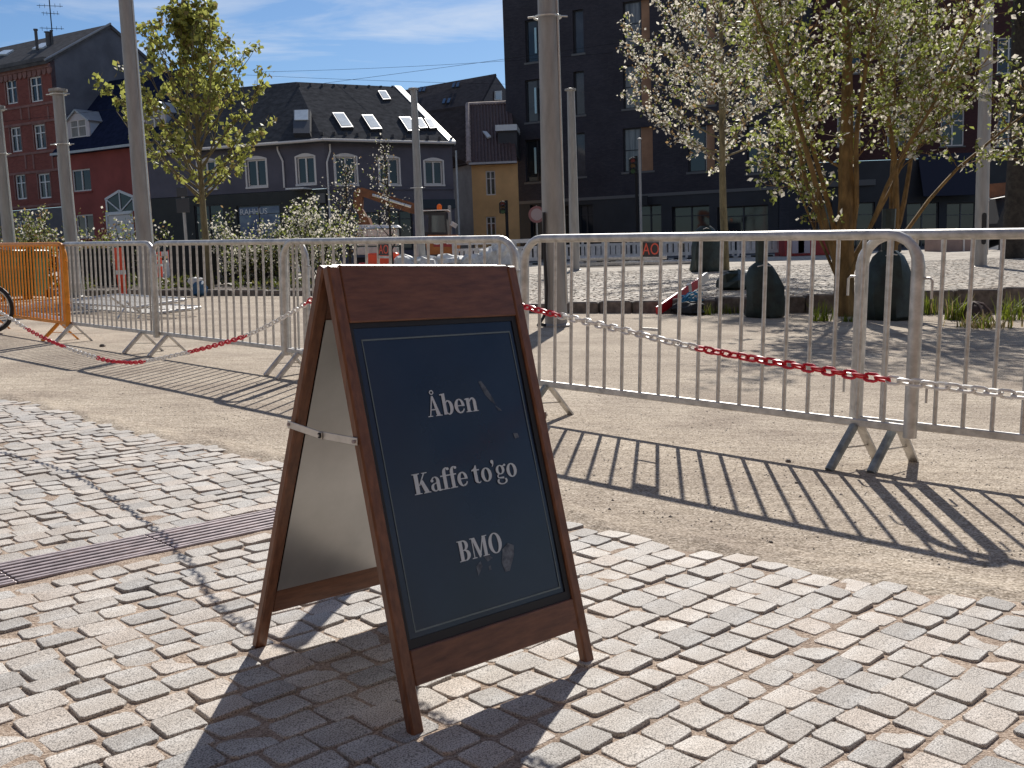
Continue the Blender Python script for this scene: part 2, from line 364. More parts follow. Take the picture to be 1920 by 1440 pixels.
m = MB()                                   # sand bed of the setts, 4 mm above
pts = [(-9, -4), (4, -4)]+[(p.x, p.y) for p in reversed(EDGE) if -8.5 < p.x < 3.8]
pts = [(-9, -4), (5, -4), (5, edge_y(5)-.02)]+[(p.x, p.y-.02) for p in reversed(EDGE) if -9 < p.x < 5]+[(-9, edge_y(-9))]
m.add([(x, y, .004) for x, y in pts], [list(range(len(pts)))])
_r = random.Random(77); gx = [-4.2+.05*i for i in range(140)]; gy = [1.5+.05*j for j in range(120)]
def sandz(x, y): return .0074+.0016*math.sin(x*9.1+y*4)*math.sin(y*7.3-x*3)+.0014*math.sin(x*23+1)*math.sin(y*19)
gv = [(x+_r.uniform(-.012, .012), y+_r.uniform(-.012, .012), sandz(x, y)+_r.uniform(-.0008, .0008)) for y in gy for x in gx]
gf = []
for j in range(119):
    for i in range(139):
        if gy[j+1] < edge_y(gx[i])-.05 and gy[j+1] < edge_y(gx[i+1])-.05: gf.append((j*140+i, j*140+i+1, (j+1)*140+i+1, (j+1)*140+i))
m.add(gv, gf)
paving = m.build('cobble_paving', M['sand']); paving.matrix_world = G; tag(paving, kind='structure')

dA, dB = gpt(0, 1084), gpt(508, 978)
e1 = (dB-dA); e1.z = 0; e1.normalize(); e2 = Vector((-e1.y, e1.x, 0))
drain_c = (dA.dot(e2)+dB.dot(e2))/2
drain_w = 0.235
ROWANG = math.atan2(e1.y, e1.x)

def sett_mesh(seed, sx=1.0, sy=1.0, h=.05):
    r = random.Random(seed); P = []
    for cx, cy in ((-1, -1), (1, -1), (1, 1), (-1, 1)):
        jx, jy = r.uniform(-.13, .03), r.uniform(-.13, .03); k = r.uniform(.04, .15)
        x, y = cx*(1+jx)*.5, cy*(1+jy)*.5
        if cx*cy > 0: P += [(x, y-cy*k), (x-cx*k*.8, y)]
        else: P += [(x-cx*k*.8, y), (x, y-cy*k)]
    # order the ring counter-clockwise
    P.sort(key=lambda q: math.atan2(q[1], q[0]))
    return P
SHAPES = [sett_mesh(100+i) for i in range(18)]
def sett_geo(P, sx, sy, top, tilt=(0, 0), base=-.02):
    n = len(P); vs = []
    bz = .0036
    for k, (z, sc) in enumerate(((base, 1.02), (top-bz, 1.0), (top-bz*.25, .985), (top, .955))):
        for x, y in P: vs.append((x*sx*sc, y*sy*sc, z+(tilt[0]*x+tilt[1]*y if k else 0)))
    vs.append((0, 0, top+.0002))
    fs = []
    for k in range(3):
        for i in range(n): fs.append((k*n+i, k*n+(i+1) % n, (k+1)*n+(i+1) % n, (k+1)*n+i))
    for i in range(n): fs.append((3*n+i, 3*n+(i+1) % n, 4*n))
    return vs, fs

stones = []
rs = random.Random(11)
s2 = -3.6; row = 0
while s2 < 9.5:
    d = rs.uniform(.085, .098)
    c2 = s2+d/2
    s2 += d
    if abs(c2-drain_c) < drain_w/2+d/2-.004: 
        if c2-d/2 < drain_c+drain_w/2 and s2 < drain_c+drain_w/2+.02: s2 = drain_c+drain_w/2+.006
        continue
    s1 = -7.5+rs.uniform(0, .1)
    wob = 0
    while s1 < 7.5:
        ln = rs.uniform(.094, .124); c1 = s1+ln/2
        s1 += ln
        p = e1*c1+e2*(c2+.006*math.sin(c1*1.7+row))
        if p.y > edge_y(p.x)-.055+rs.uniform(-.03, .03) or p.y < .2: continue
        px, py = pix((p.x, p.y, 0)) if p.y > .5 else (0, 5000)
        if p.y < 1.3 or px < -420 or px > 2340 or py > 1960: continue
        stones.append((p.length, p.x, p.y, ln-rs.uniform(.006, .013), d-rs.uniform(.006, .011), rs.choice((.0095, .0115, .0125, .0135, .0155))+rs.uniform(-.001, .001), rs.uniform(-.025, .025), (rs.uniform(-.005, .005), rs.uniform(-.005, .005)), px, py))
    row += 1
inview = [s for s in stones if -30 < s[8] < 1950 and s[9] < 1475]
inview.sort(key=lambda s: s[0])
single = inview[:300]; ids = set(id(s) for s in single)
smesh = []
for i in range(24):
    mm = MB(); P = SHAPES[i % 18]
    mm.add(*sett_geo(P, .105, .082, .0095+.0007*(i % 9), ((i % 5-2)*.002, (i % 7-3)*.0015)))
    smesh.append(mm.mesh('paving_stone', M['sett'], False))
for k, s in enumerate(single):
    o = obj('paving_stone', smesh[k % 24], paving)
    fl = PI if (k*7) % 2 else 0
    o.location = (s[1], s[2], .0); o.rotation_euler = (0, 0, ROWANG+s[6]+fl); o.scale = (s[3]/.105*1.05, s[4]/.082*1.05, 1)
mm = MB()
for k, s in enumerate(stones):
    if id(s) in ids: continue
    vs_, fs_ = sett_geo(SHAPES[(k*5) % 18], s[3]*1.05, s[4]*1.05, s[5], s[7])
    R = Matrix.Rotation(ROWANG+s[6], 3, 'Z')
    mm.add([R @ Vector(v)+Vector((s[1], s[2], 0)) for v in vs_], fs_)
o = mm.build('paving_stones', M['sett'], paving, False); tag(o, kind='stuff')

# slot drain
dr = empty('slot_drain', gm(0, 0, 0), 'long slatted steel drain grate set into the cobble paving', 'drain')
def drain_len():
    a = -6.0; b = a
    while b < 8:
        p = e1*b+e2*drain_c
        if p.y > edge_y(p.x)-.03: break
        b += .02
    return a, b
da, db = drain_len()
Rd = Matrix.Rotation(ROWANG, 4, 'Z'); Md = Rd @ Matrix.Translation((0, drain_c, 0))
m = MB(); m.M = Md; m.box(((da+db)/2, 0, -.006), (db-da, drain_w, .028)); m.build('channel', M['dark'], dr)
sec = .5
k = da
while k < db-.05:
    e = min(k+sec, db)
    for side in (-1, 1):
        m = MB(); m.M = Md; m.bevbox(((k+e)/2, side*(drain_w/2-.007), .008), (e-k-.004, .014, .014), .002); m.build('edge_bar', M['steelgrate'], dr)
    for j in range(6):
        y = -drain_w/2+.014+(j+.5)*(drain_w-.028)/6
        m = MB(); m.M = Md; m.bevbox(((k+e)/2, y, .009), (e-k-.004, .018, .012), .002); m.build('slat', M['steelgrate'], dr)
    k += sec

# gravel drifted over the outermost setts
m = MB(); re_ = random.Random(14); gv = []; cols_ = 12; rows_ = 0
xx = -5.2
while xx < 2.6:
    y0 = edge_y(xx)
    for c in range(cols_):
        t = c/(cols_-1); w = .02*math.sin(xx*11)+.018*math.sin(xx*29+1)+re_.uniform(-.012, .012)
        y = y0-.085+w+t*.34
        z = (.004 if c == 0 else (.0045+.010*math.sin(PI*min(1, t*1.25))*(1+.5*math.sin(xx*17+t*6))+re_.uniform(-.0015, .0015) if c < cols_-1 else -.001))
        gv.append((xx, y, z))
    rows_ += 1; xx += .04
m.add(gv, [(r*cols_+c, (r+1)*cols_+c, (r+1)*cols_+c+1, r*cols_+c+1) for r in range(rows_-1) for c in range(cols_-1)])
o = m.build('gravel_drift', M['gravel'], None, True); o.matrix_world = G; tag(o, kind='structure')

# loose pebbles
def octa(r):
    return [(r, 0, 0), (0, r, 0), (-r, 0, 0), (0, -r, 0), (0, 0, r*.7), (0, 0, -r*.3)], [(0, 1, 4), (1, 2, 4), (2, 3, 4), (3, 0, 4)]
m = MB(); rp = random.Random(5)
for k in range(9000):
    Y = 2.4+rp.random()**1.5*8.5; X = (rp.random()*1.3-.65)*Y
    if Y < edge_y(X)+.02: 
        if rp.random() > .45: continue
        r = rp.uniform(.0015, .004); z = .005
    else: r = rp.uniform(.0018, .005)*(1.8 if rp.random() < .04 else 1); z = .001
    vs_, fs_ = octa(r); a = rp.uniform(0, PI); sxx = rp.uniform(.7, 1.5)
    R = Matrix.Rotation(a, 3, 'Z')
    m.add([R @ Vector((v[0]*sxx, v[1], v[2]))+Vector((X, Y, z)) for v in vs_], fs_)
o = m.build('loose_pebbles', M['pebble']); o.matrix_world = G; tag(o, 'loose pebbles scattered over the stone dust and joints', 'pebbles', kind='stuff')

# upper terrace with kerb
def zt(X, Y):
    return max(terr_z(min(Y, 45)), -TILT*X+.07) if Y > 22 else terr_z(Y)
m = MB()
def grid(xs, ys):
    nx = len(xs)
    m.add([(x, y, zt(x, y)) for y in ys for x in xs], [(j*nx+i, j*nx+i+1, (j+1)*nx+i+1, (j+1)*nx+i) for j in range(len(ys)-1) for i in range(nx-1)])
grid([-2.6, 0, 3, 6, 12, 20, 35, 60], [16.75, 20, 23, 30, 38, 45.5])
grid([-60, -30, -20, -15, -10, -8, -6, -4, -2.6], [23, 26, 30, 38, 45.5])
terrace = m.build('upper_terrace', M['terrace']); tag(terrace, kind='structure')
m = MB(); m.add([(-300, 45.4, ROADZ-.03), (300, 45.4, ROADZ-.03), (300, 900, ROADZ-.03), (-300, 900, ROADZ-.03)], [(0, 1, 2, 3)])
road = m.build('road', M['asphalt']); tag(road, kind='structure')
m = MB(); rt = random.Random(3); y = 16.95; rw = 0
while y < 31:
    d = rt.uniform(.13, .16); x = -2.55+rt.uniform(0, .2)
    while x < .42*y+3:
        ln = rt.uniform(.17, .25)
        w_, h_ = ln-.02, d-.018
        z = zt(x, y)+.006; tp = .010+rt.uniform(0, .006); b = .012
        cx = x+ln/2
        m.add([(cx-w_/2, y-h_/2, z-.02), (cx+w_/2, y-h_/2, z-.02), (cx+w_/2, y+h_/2, z-.02), (cx-w_/2, y+h_/2, z-.02),
               (cx-w_/2+b, y-h_/2+b, z+tp), (cx+w_/2-b, y-h_/2+b, z+tp+rt.uniform(-.0025, .0025)), (cx+w_/2-b, y+h_/2-b, z+tp), (cx-w_/2+b, y+h_/2-b, z+tp+rt.uniform(-.0025, .0025))],
              [(0, 1, 5, 4), (1, 2, 6, 5), (2, 3, 7, 6), (3, 0, 4, 7), (4, 5, 6, 7)])
        x += ln
    y += d
o = m.build('terrace_setts', M['tsett'], terrace); tag(o, kind='stuff')

kerb = empty('terrace_kerb', G, kind='structure')
x = -2.2; rk = random.Random(21); k = 0
while x < 12:
    ln = rk.uniform(.5, .78)
    top = terr_z(16.6)+TILT*(x+ln/2)+.03+rk.uniform(-.012, .012)
    m = MB(); m.bevbox((0, 0, 0), (ln-.025, .26, .5), .022, Matrix.Rotation(rk.uniform(-.02, .02), 3, 'Y'))
    o = m.build('kerb_stone', M['kerb'], kerb); o.location = (x+ln/2, 16.62+rk.uniform(-.015, .015), top-.25); o.rotation_euler = (0, 0, rk.uniform(-.02, .02))
    x += ln
kerb2 = empty('bed_kerb', G, kind='structure')
x = -14.0
while x < -2.7:
    ln = rk.uniform(.8, 1.1)
    m = MB(); m.bevbox((0, 0, 0), (ln-.02, .2, .4), .02)
    o = m.build('kerb_stone', M['kerb'], kerb2); o.location = (x+ln/2, 22.9, .13-.2+rk.uniform(-.01, .01))
    x += ln
m = MB()
for (x0, x1, y0, y1) in ((-14, -2.7, 23.02, 27.5),):
    m.add([(x0, y0, .10), (x1, y0, .10), (x1, y1, .12), (x0, y1, .12)], [(0, 1, 2, 3)])
o = m.build('planting_bed', M['soil']); o.matrix_world = G; tag(o, kind='structure')

# ------------------------------------------------------------------ the A-frame sign
SX, SY, SYAW, SW, SD, SA, SS1, SHO, SLN, STH, SRB, SFL = -.2266, 2.4204, .7559, .5604, .666, .3143, .1745, .7085, 1.0132, .0244, .10, .0312
tn = Vector((.0202, -.0053, 1)).normalized(); tex = Vector((1, 0, -.0202)).normalized(); tey = tn.cross(tex)
TI = Matrix(((tex.x, tey.x, tn.x, 0), (tex.y, tey.y, tn.y, 0), (tex.z, tey.z, tn.z, 0), (0, 0, 0, 1)))
SIGNM = Matrix.Translation((SX, SY, .005)) @ TI @ Matrix.Rotation(SYAW, 4, 'Z')
sign = empty('a_frame_sign', G @ SIGNM, 'wooden A-frame pavement sign with a navy poster offering coffee to go', 'pavement sign')
ca, sa = math.cos(SA), math.sin(SA)
# panel coordinates: x across, y up the slope, z outwards
PF = Matrix(((1, 0, 0, 0), (0, sa, -ca, -SD/2), (0, ca, sa, 0), (0, 0, 0, 1)))
PR = Matrix.Rotation(PI, 4, 'Z') @ PF
def panel_uv(px, py, t=0.0):            # pixel -> (across, up) on the front panel plane
    Mi = (SIGNM @ PF).inverted(); o_ = Mi @ Vector((0, 0, CAMH)); d = Mi.to_3x3() @ rayg(px, py)
    k = (t-o_.z)/d.z; q = o_+d*k; return q.x, q.y
for which, PM in (('front', PF), ('rear', PR)):
    for sx in (-1, 1):
        m = MB(); m.M = PM; m.bevbox((sx*(SW/2-SFL/2), SLN/2-.002, -STH/2), (SFL, SLN, STH), .004)
        m.build('leg', M['woodv'], sign)
    wdt = SW-2*SFL-.0006
    m = MB(); m.M = PM; m.bevbox((0, (SS1+SHO+SLN)/2, -.0115), (wdt, SLN-SS1-SHO, .021), .0025)
    m.build('top_board', M['wood'], sign)
    m = MB(); m.M = PM; m.bevbox((0, (SRB+SS1)/2, -.0115), (wdt, SS1-SRB, .020), .0025)
    m.build('bottom_rail', M['wood'], sign)
    m = MB(); m.M = PM; m.box((0, SS1+SHO/2, -.0235), (wdt-.001, SHO+.012, .0016)); m.build('backing_sheet', M['sheet'], sign)
    m = MB(); m.M = PM
    w2, b = SW/2-SFL-.0005, .009
    y0, y1 = SS1+.0004, SS1+SHO-.0004
    m.bbox((-w2, y0, -.022), (-w2+b, y1, -.007)); m.bbox((w2-b*1.7, y0, -.022), (w2, y1, -.007))
    m.bbox((-w2+b, y0, -.022), (w2-b*1.7, y0+b*2.2, -.007)); m.bbox((-w2+b, y1-b*1.3, -.022), (w2-b*1.7, y1, -.007))
    m.build('seal_shadow_band', M['black'], sign)  # rubber seal, widened at right and bottom to paint in the shadow band
    # the poster sheet, faintly wavy
    nx_, ny_ = 14, 20; rw_ = random.Random(9 if which == 'front' else 10)
    m = MB(); m.M = PM; vs_ = []
    for j in range(ny_+1):
        for i in range(nx_+1):
            x = -w2+b+(2*w2-2*b)*i/nx_; y = y0+b+(y1-y0-2*b)*j/ny_
            vs_.append((x, y, -.0105+.0006*math.sin(i*.9+j*.35)+.0005*math.cos(j*.6-i*.3)))
    m.add(vs_, [(j*(nx_+1)+i, j*(nx_+1)+i+1, (j+1)*(nx_+1)+i+1, (j+1)*(nx_+1)+i) for j in range(ny_) for i in range(nx_)])
    post = m.build('poster', M['poster'], sign, True)
    if which == 'front': poster = post
# line round the poster
ZP = -.0090
lx, ly = panel_uv(669, 639, ZP); rx_, ry_ = panel_uv(958.5, 619, ZP)
lin = .0036; xl = -.222; xr = .222; yt = (ly+ry_)/2; yb = SS1+.035
m = MB(); m.M = PF
m.bbox((xl, yt-lin, ZP-.0003), (xr, yt, ZP)); m.bbox((xl, yb, ZP-.0003), (xl+lin*.7, yt-lin, ZP)); m.bbox((xr-lin*.7, yb, ZP-.0003), (xr, yt-lin, ZP)); m.bbox((xl, yb-lin, ZP-.0003), (xr, yb, ZP))
m.build('border_line', M['ink2'], poster)

# lettering: a condensed, bold, high-contrast roman, cap height 1
TH, HR, XH = .175, .055, .70
def g_rect(x0, y0, x1, y1): return [(x0, y0), (x1, y0), (x1, y1), (x0, y1)]
def g_serif(x0, x1, y, up=True, h=.045, br=.05, s0=None, s1=None):
    # bracketed slab between x0..x1 sitting on y
    d = 1 if up else -1
    return [(x0, y), (x1, y), (x1, y+d*h*.7), (x1-.05, y+d*h), (x0+.05, y+d*h), (x0, y+d*h*.7)]
def g_arc(cx, cy, ro, ri, a0, a1, n=18):   # elliptical stroke, outer and inner radii (x, y)
    out = []
    for k in range(n):
        t0 = math.radians(a0+(a1-a0)*k/n); t1 = math.radians(a0+(a1-a0)*(k+1)/n)
        out.append([(cx+ri[0]*math.cos(t0), cy+ri[1]*math.sin(t0)), (cx+ro[0]*math.cos(t0), cy+ro[1]*math.sin(t0)), (cx+ro[0]*math.cos(t1), cy+ro[1]*math.sin(t1)), (cx+ri[0]*math.cos(t1), cy+ri[1]*math.sin(t1))])
    return out
def g_dot(cx, cy, rx, ry, n=14): return [(cx+rx*math.cos(2*PI*k/n), cy+ry*math.sin(2*PI*k/n)) for k in range(n)]
def g_fstem(h, hook=True):
    P = [g_rect(.08, 0, .08+TH, h), g_serif(.0, .08+TH+.08, 0)]
    if hook: P.append([(.0, h-.03), (.08+TH, h+.01), (.08+TH, h-.13), (.08, h-.08), (.0, h-.07)])
    return P
def glyph(ch):
    if ch in 'AÅ':
        P = [[(.10, 0), (.155, 0), (.385, .93), (.36, 1.0), (.33, 1.0)], [(.33, 1.0), (.42, 1.0), (.68, 0), (.48, 0)], g_rect(.19, .30, .53, .355), g_serif(.0, .26, 0), g_serif(.40, .76, 0)]
        if ch == 'Å': P += g_arc(.375, 1.17, (.115, .115), (.062, .062), 0, 360, 20)
        return P, .78
    if ch == 'b':
        P = [g_rect(.08, .02, .08+TH, 1.05), [(-.02, 1.03), (.08+TH, 1.07), (.08+TH, .92), (.08, .98), (-.02, .985)]]
        P += g_arc(.34, XH/2, (.27, XH/2+.015), (.095, XH/2-.055), -90, 90) + g_arc(.34, XH/2, (.16, XH/2+.015), (.12, XH/2-.06), 90, 150, 8) + g_arc(.34, XH/2, (.16, XH/2+.015), (.12, XH/2-.05), 210, 270, 8)
        return P, .66
    if ch == 'e':
        P = g_arc(.30, XH/2, (.28, XH/2+.015), (.105, XH/2-.05), 90, 270) + g_arc(.30, XH/2, (.26, XH/2+.015), (.105, XH/2-.05), -3, 90, 12) + g_arc(.31, XH/2, (.25, XH/2+.015), (.20, XH/2-.075), 270, 332, 10)
        P.append(g_rect(.14, XH/2-.005, .50, XH/2+.045))
        return P, .60
    if ch == 'n':
        P = g_fstem(XH) + [g_rect(.44, 0, .44+TH, XH*.66), g_serif(.37, .44+TH+.07, 0)]
        P += g_arc(.43, XH*.62, (.185, XH*.40), (.02, XH*.27), 0, 90, 10) + g_arc(.43, XH*.62, (.22, XH*.40), (.16, XH*.27), 90, 160, 8)
        return P, .74
    if ch == 'K':
        P = [g_rect(.09, 0, .09+TH+.02, 1), g_serif(.0, .38, 0), g_serif(.0, .38, 1, False), [(.28, .42), (.33, .40), (.64, .97), (.57, .97)], [(.36, .55), (.50, .66), (.76, 0), (.54, 0)], g_serif(.46, .82, 0), g_serif(.48, .76, 1, False)]
        return P, .82
    if ch == 'a':
        P = [g_rect(.33, .05, .33+TH, .48), [(.33, .09), (.50, .09), (.53, .04), (.60, .06), (.585, .0), (.44, -.02), (.35, .03)]]
        P += g_arc(.29, .47, (.215, .245), (.05, .19), 0, 100, 12) + g_arc(.27, .47, (.20, .245), (.13, .19), 100, 150, 6)
        P.append(g_dot(.125, .53, .075, .075))
        P += g_arc(.25, .195, (.22, .205), (.075, .15), 95, 270, 14) + g_arc(.25, .195, (.14, .205), (.10, .15), 270, 340, 8) + [[(.24, .355), (.24, .40), (.36, .44), (.36, .38)]]
        return P, .60
    if ch == 'f':
        P = [g_rect(.10, 0, .10+TH, .80), g_serif(.01, .38, 0), g_rect(-.02, XH-.06, .40, XH)]
        P += g_arc(.33, .80, (.23, .27), (.055, .215), 80, 180, 12) + [g_dot(.40, .985, .075, .07)]
        return P, .40
    if ch == 't':
        P = [g_rect(.09, .16, .09+TH, XH), [(.09, XH), (.09+TH, XH), (.09+TH, .92), (.20, .90), (.13, .78), (-.01, XH)], g_rect(-.02, XH-.06, .40, XH)]
        P += g_arc(.31, .17, (.22, .185), (.05, .12), 180, 270, 8) + g_arc(.31, .17, (.12, .185), (.08, .13), 270, 330, 6)
        return P, .44
    if ch == 'o': return g_arc(.31, XH/2, (.29, XH/2+.015), (.115, XH/2-.045), 0, 360, 28), .63
    if ch == "'":
        return [g_dot(.10, .96, .085, .085), [(.02, .93), (.185, .95), (.17, .82), (.09, .70), (.045, .68), (.10, .80)]], .20
    if ch == 'g':
        P = g_arc(.27, .47, (.245, .245), (.095, .195), 0, 360, 24)
        P += [[(.40, .64), (.46, .60), (.56, .68), (.53, .73)], g_dot(.55, .68, .06, .06)]
        P += g_arc(.18, .15, (.13, .12), (.06, .06), 95, 265, 8)
        P += [[(.16, .09), (.17, .03), (.42, -.01), (.42, .095)]]
        P += g_arc(.29, -.13, (.285, .19), (.175, .125), 30, 150, 2) if False else []
        P += g_arc(.29, -.11, (.285, .185), (.18, .13), 140, 400, 22)
        return P, .60
    if ch == ' ': return [], .24
    if ch == 'B':
        P = [g_rect(.09, 0, .09+TH+.02, 1), g_serif(.0, .2, 0), g_serif(.0, .2, 1, False), g_rect(.2, 0, .34, .055), g_rect(.2, .945, .34, 1), g_rect(.2, .49, .36, .54)]
        P += g_arc(.33, .745, (.27, .255), (.09, .20), -90, 90, 14) + g_arc(.35, .27, (.31, .27), (.115, .215), -90, 90, 14)
        return P, .72
    if ch == 'M':
        P = [g_rect(.11, 0, .165, 1), g_serif(.0, .28, 0), [(.02, 1), (.30, 1), (.56, .12), (.48, 0), (.42, 0), (.13, .95)], [(.43, .06), (.50, .02), (.80, .99), (.74, .99)], g_rect(.72, 0, .72+TH+.01, 1), g_serif(.63, 1.0, 0), g_serif(.72, 1.0, 1, False), g_serif(.0, .2, 1, False)]
        return P, 1.02
    if ch == 'O': return g_arc(.40, .5, (.385, .515), (.185, .46), 0, 360, 32), .80
    return [], .3
def set_text(txt, pl, pr, cap):
    (x0, y0), (x1, y1) = panel_uv(*pl, ZP), panel_uv(*pr, ZP)
    adv = sum(glyph(c)[1] for c in txt)-.06
    sc = cap; sxx = (x1-x0)/adv; x = x0; y = (y0+y1)/2
    for c in txt:
        P, w = glyph(c)
        if P:
            m = MB(); m.M = PF
            for k, poly in enumerate(P):
                m.add([(x+px*sxx, y+py*sc, ZP+.0002+k*.000012) for px, py in poly], [list(range(len(poly)))])
            m.build('letter', M['ink'], poster)
        x += w*sxx
capA = panel_uv(808, 744, ZP)[1]-panel_uv(808, 783, ZP)[1]
set_text('Åben', (803, 783), (897.5, 769.5), capA)
capK = panel_uv(774, 890, ZP)[1]-panel_uv(779, 929, ZP)[1]
set_text("Kaffe to'go", (778, 929), (969.7, 891.7), capK)
capB = panel_uv(856, 1017, ZP)[1]-panel_uv(862.8, 1055.6, ZP)[1]
set_text('BMO', (862.8, 1055.6), (942, 1033), capB)
# scuffs in the plastic cover
for pts in ([(897, 716), (902, 714), (912, 728), (925, 748), (929, 758), (920, 752), (908, 738)], [(942, 1030), (952, 1018), (963, 1022), (964, 1040), (956, 1070), (948, 1072), (941, 1055)], [(893, 1062), (901, 1052), (905, 1062), (897, 1080)], [(908, 1045), (916, 1040), (924, 1046), (915, 1053)], [(962, 812), (970, 812), (973, 820), (966, 822)], [(916, 1062), (920, 1060), (922, 1068), (918, 1070)], [(928, 760), (937, 766), (941, 770), (935, 770)]):
    m = MB(); m.M = PF; q = [panel_uv(x, y, ZP) for x, y in pts]
    m.add([(x, y, ZP+.00008) for x, y in q], [list(range(len(q)))]); m.build('scuff_mark', M['scuff'], poster)
# folding braces on both sides
ux, us = panel_uv(672, 829)
hz = us*ca; yf = -SD/2+us*sa+.010
for side in (-1, 1):
    xo = side*(SW/2+.004)
    for (a, b, off) in (((yf, hz), (0.0, hz-.006), .0), ((0.0, hz-.006), (-yf, hz), side*.003)):
        dy, dz = b[0]-a[0], b[1]-a[1]; ln = math.hypot(dy, dz); ang = math.atan2(dz, dy)
        m = MB(); m.bevbox((xo+off, (a[0]+b[0])/2, (a[1]+b[1])/2), (.0024, ln+.014, .017), .001, Matrix.Rotation(ang, 3, 'X'))
        br = m.build('brace', M['alu'], sign)
    for y, z, r in ((yf, hz, .004), (0, hz-.006, .0065), (-yf, hz, .004)):
        m = MB(); m.tube([(xo-side*.004, y, z), (xo+side*.007, y, z)], r, 8); m.build('rivet', M['black'] if r > .005 else M['steelgrate'], sign)
        if r > .005:
            m = MB(); m.tube([(xo+side*.007, y, z), (xo+side*.0095, y, z)], .003, 8); m.build('rivet_head', M['alu'], sign)

# ------------------------------------------------------------------ chain post and plastic chains
PX, PY = -.39, 3.66
post = empty('chain_post', gm(PX, PY), 'slim white chain post standing behind the pavement sign', 'post')
m = MB(); m.lathe([(.14, 0), (.14, .02), (.06, .045), (.043, .05)], n=18); m.build('base', M['black'], post, True)
m = MB(); m.lathe([(.041, .05), (.041, .90), (.0, .915)], n=14); m.build('tube', M['whitep'], post, True)
m = MB(); m.tube([(0, 0, .915), (0, 0, .945), (.02, 0, .95), (.025, 0, .93)], .004, 6); m.build('hook', M['whitep'], post, True)

def link_mesh(mt):
    m = MB(); hl, hw, r = .0168, .0082, .0036
    path = []
    for k in range(5):
        a = -PI/2+PI*k/4; path.append((hl-hw+hw*math.cos(a)+.0, hw*math.sin(a), 0))
    for k in range(5):
        a = PI/2+PI*k/4; path.append((-hl+hw+hw*math.cos(a), hw*math.sin(a), 0))
    m.tube(path, r, 6, closed=True, up=(0, 0, 1)); return m.mesh('link', mt, True)
LK = {'r': link_mesh(M['redp']), 'w': link_mesh(M['whitep'])}
PITCHL = .0268
def make_chain(nm, label, plan, pts, bands):
    # plan: function Y along the view ray -> plaza point on the vertical plane the chain hangs in
    P3 = [plan(px, py) for px, py in pts]
    # smooth
    dense = []
    n = len(P3)
    for i in range(n-1):
        p0, p1, p2, p3 = P3[max(i-1, 0)], P3[i], P3[i+1], P3[min(i+2, n-1)]
        for k in range(24):
            t = k/24; t2, t3 = t*t, t*t*t
            dense.append(.5*((2*p1)+(-p0+p2)*t+(2*p0-5*p1+4*p2-p3)*t2+(-p0+3*p1-3*p2+p3)*t3))
    dense.append(P3[-1])
    root = empty(nm, G @ Matrix.Translation(dense[0]), label, 'chain')
    org = dense[0]; acc = 0; nxt = PITCHL/2; k = 0
    for a, b in zip(dense, dense[1:]):
        ln = (b-a).length
        while acc+ln >= nxt:
            p = a+(b-a)*((nxt-acc)/ln); t = (b-a).normalized()
            px = pix(p)[0]; col = 'w'
            for x0, x1 in bands:
                if x0 <= px < x1: col = 'r'
            o = obj('link', LK[col], root)
            q = t.to_track_quat('X', 'Z').to_matrix().to_4x4()
            roll = (PI/2 if k % 2 else 0)+PI/4+.35*math.sin(k*.21)
            o.matrix_local = Matrix.Translation(p-org) @ q @ Matrix.Rotation(roll, 4, 'X')
            nxt += PITCHL; k += 1
        acc += ln
    return root
def end_post(q, label):
    p = empty('chain_post', gm(q.x, q.y), label, 'post'); h = q.z
    m = MB(); m.lathe([(.14, 0), (.14, .02), (.06, .045), (.043, .05)], n=18); m.build('base', M['black'], p, True)
    m = MB(); m.lathe([(.041, .05), (.041, h+.02), (.0, h+.035)], n=14); m.build('tube', M['whitep'], p, True)
def plane_through(x0, y0, slope):
    def f(px, py):
        d = rayg(px, py); r = d.x/d.y
        Y = (y0-slope*x0)/(1-slope*r)
        return Vector((r*Y, Y, CAMH+d.z/d.y*Y))
    return f
lp = plane_through(PX, PY, (5.57-PY)/(-2.46-PX))
make_chain('plastic_chain', 'red and white plastic chain sagging from behind the sign towards the orange barrier', lp,
           [(-150, 500), (-60, 552), (0, 585), (60, 622), (120, 650), (190, 673), (230, 679), (268, 678), (355, 660), (460, 630), (540, 590), (580, 565), (650, 522), (pix((PX, PY, .93))[0], pix((PX, PY, .93))[1])],
           [(50, 122), (184, 270), (355, 463), (572, 640)])
rp_ = plane_through(PX, PY, (2.0-PY)/(.93-PX))
make_chain('plastic_chain', 'red and white plastic chain stretched from behind the sign past the nearest steel barrier', rp_,
           [(pix((PX, PY, .93))[0], pix((PX, PY, .93))[1]), (800, 528), (980, 574), (1050, 592), (1180, 622), (1300, 651), (1480, 684), (1650, 710), (1800, 728), (1920, 742), (2150, 760), (2400, 760)],
           [(900, 1052), (1302, 1655)])

end_post(lp(-150, 500), 'white chain post at the far left end of the sagging chain, beyond the frame edge')
end_post(rp_(2400, 760), 'white chain post at the right end of the chain, beyond the frame edge')

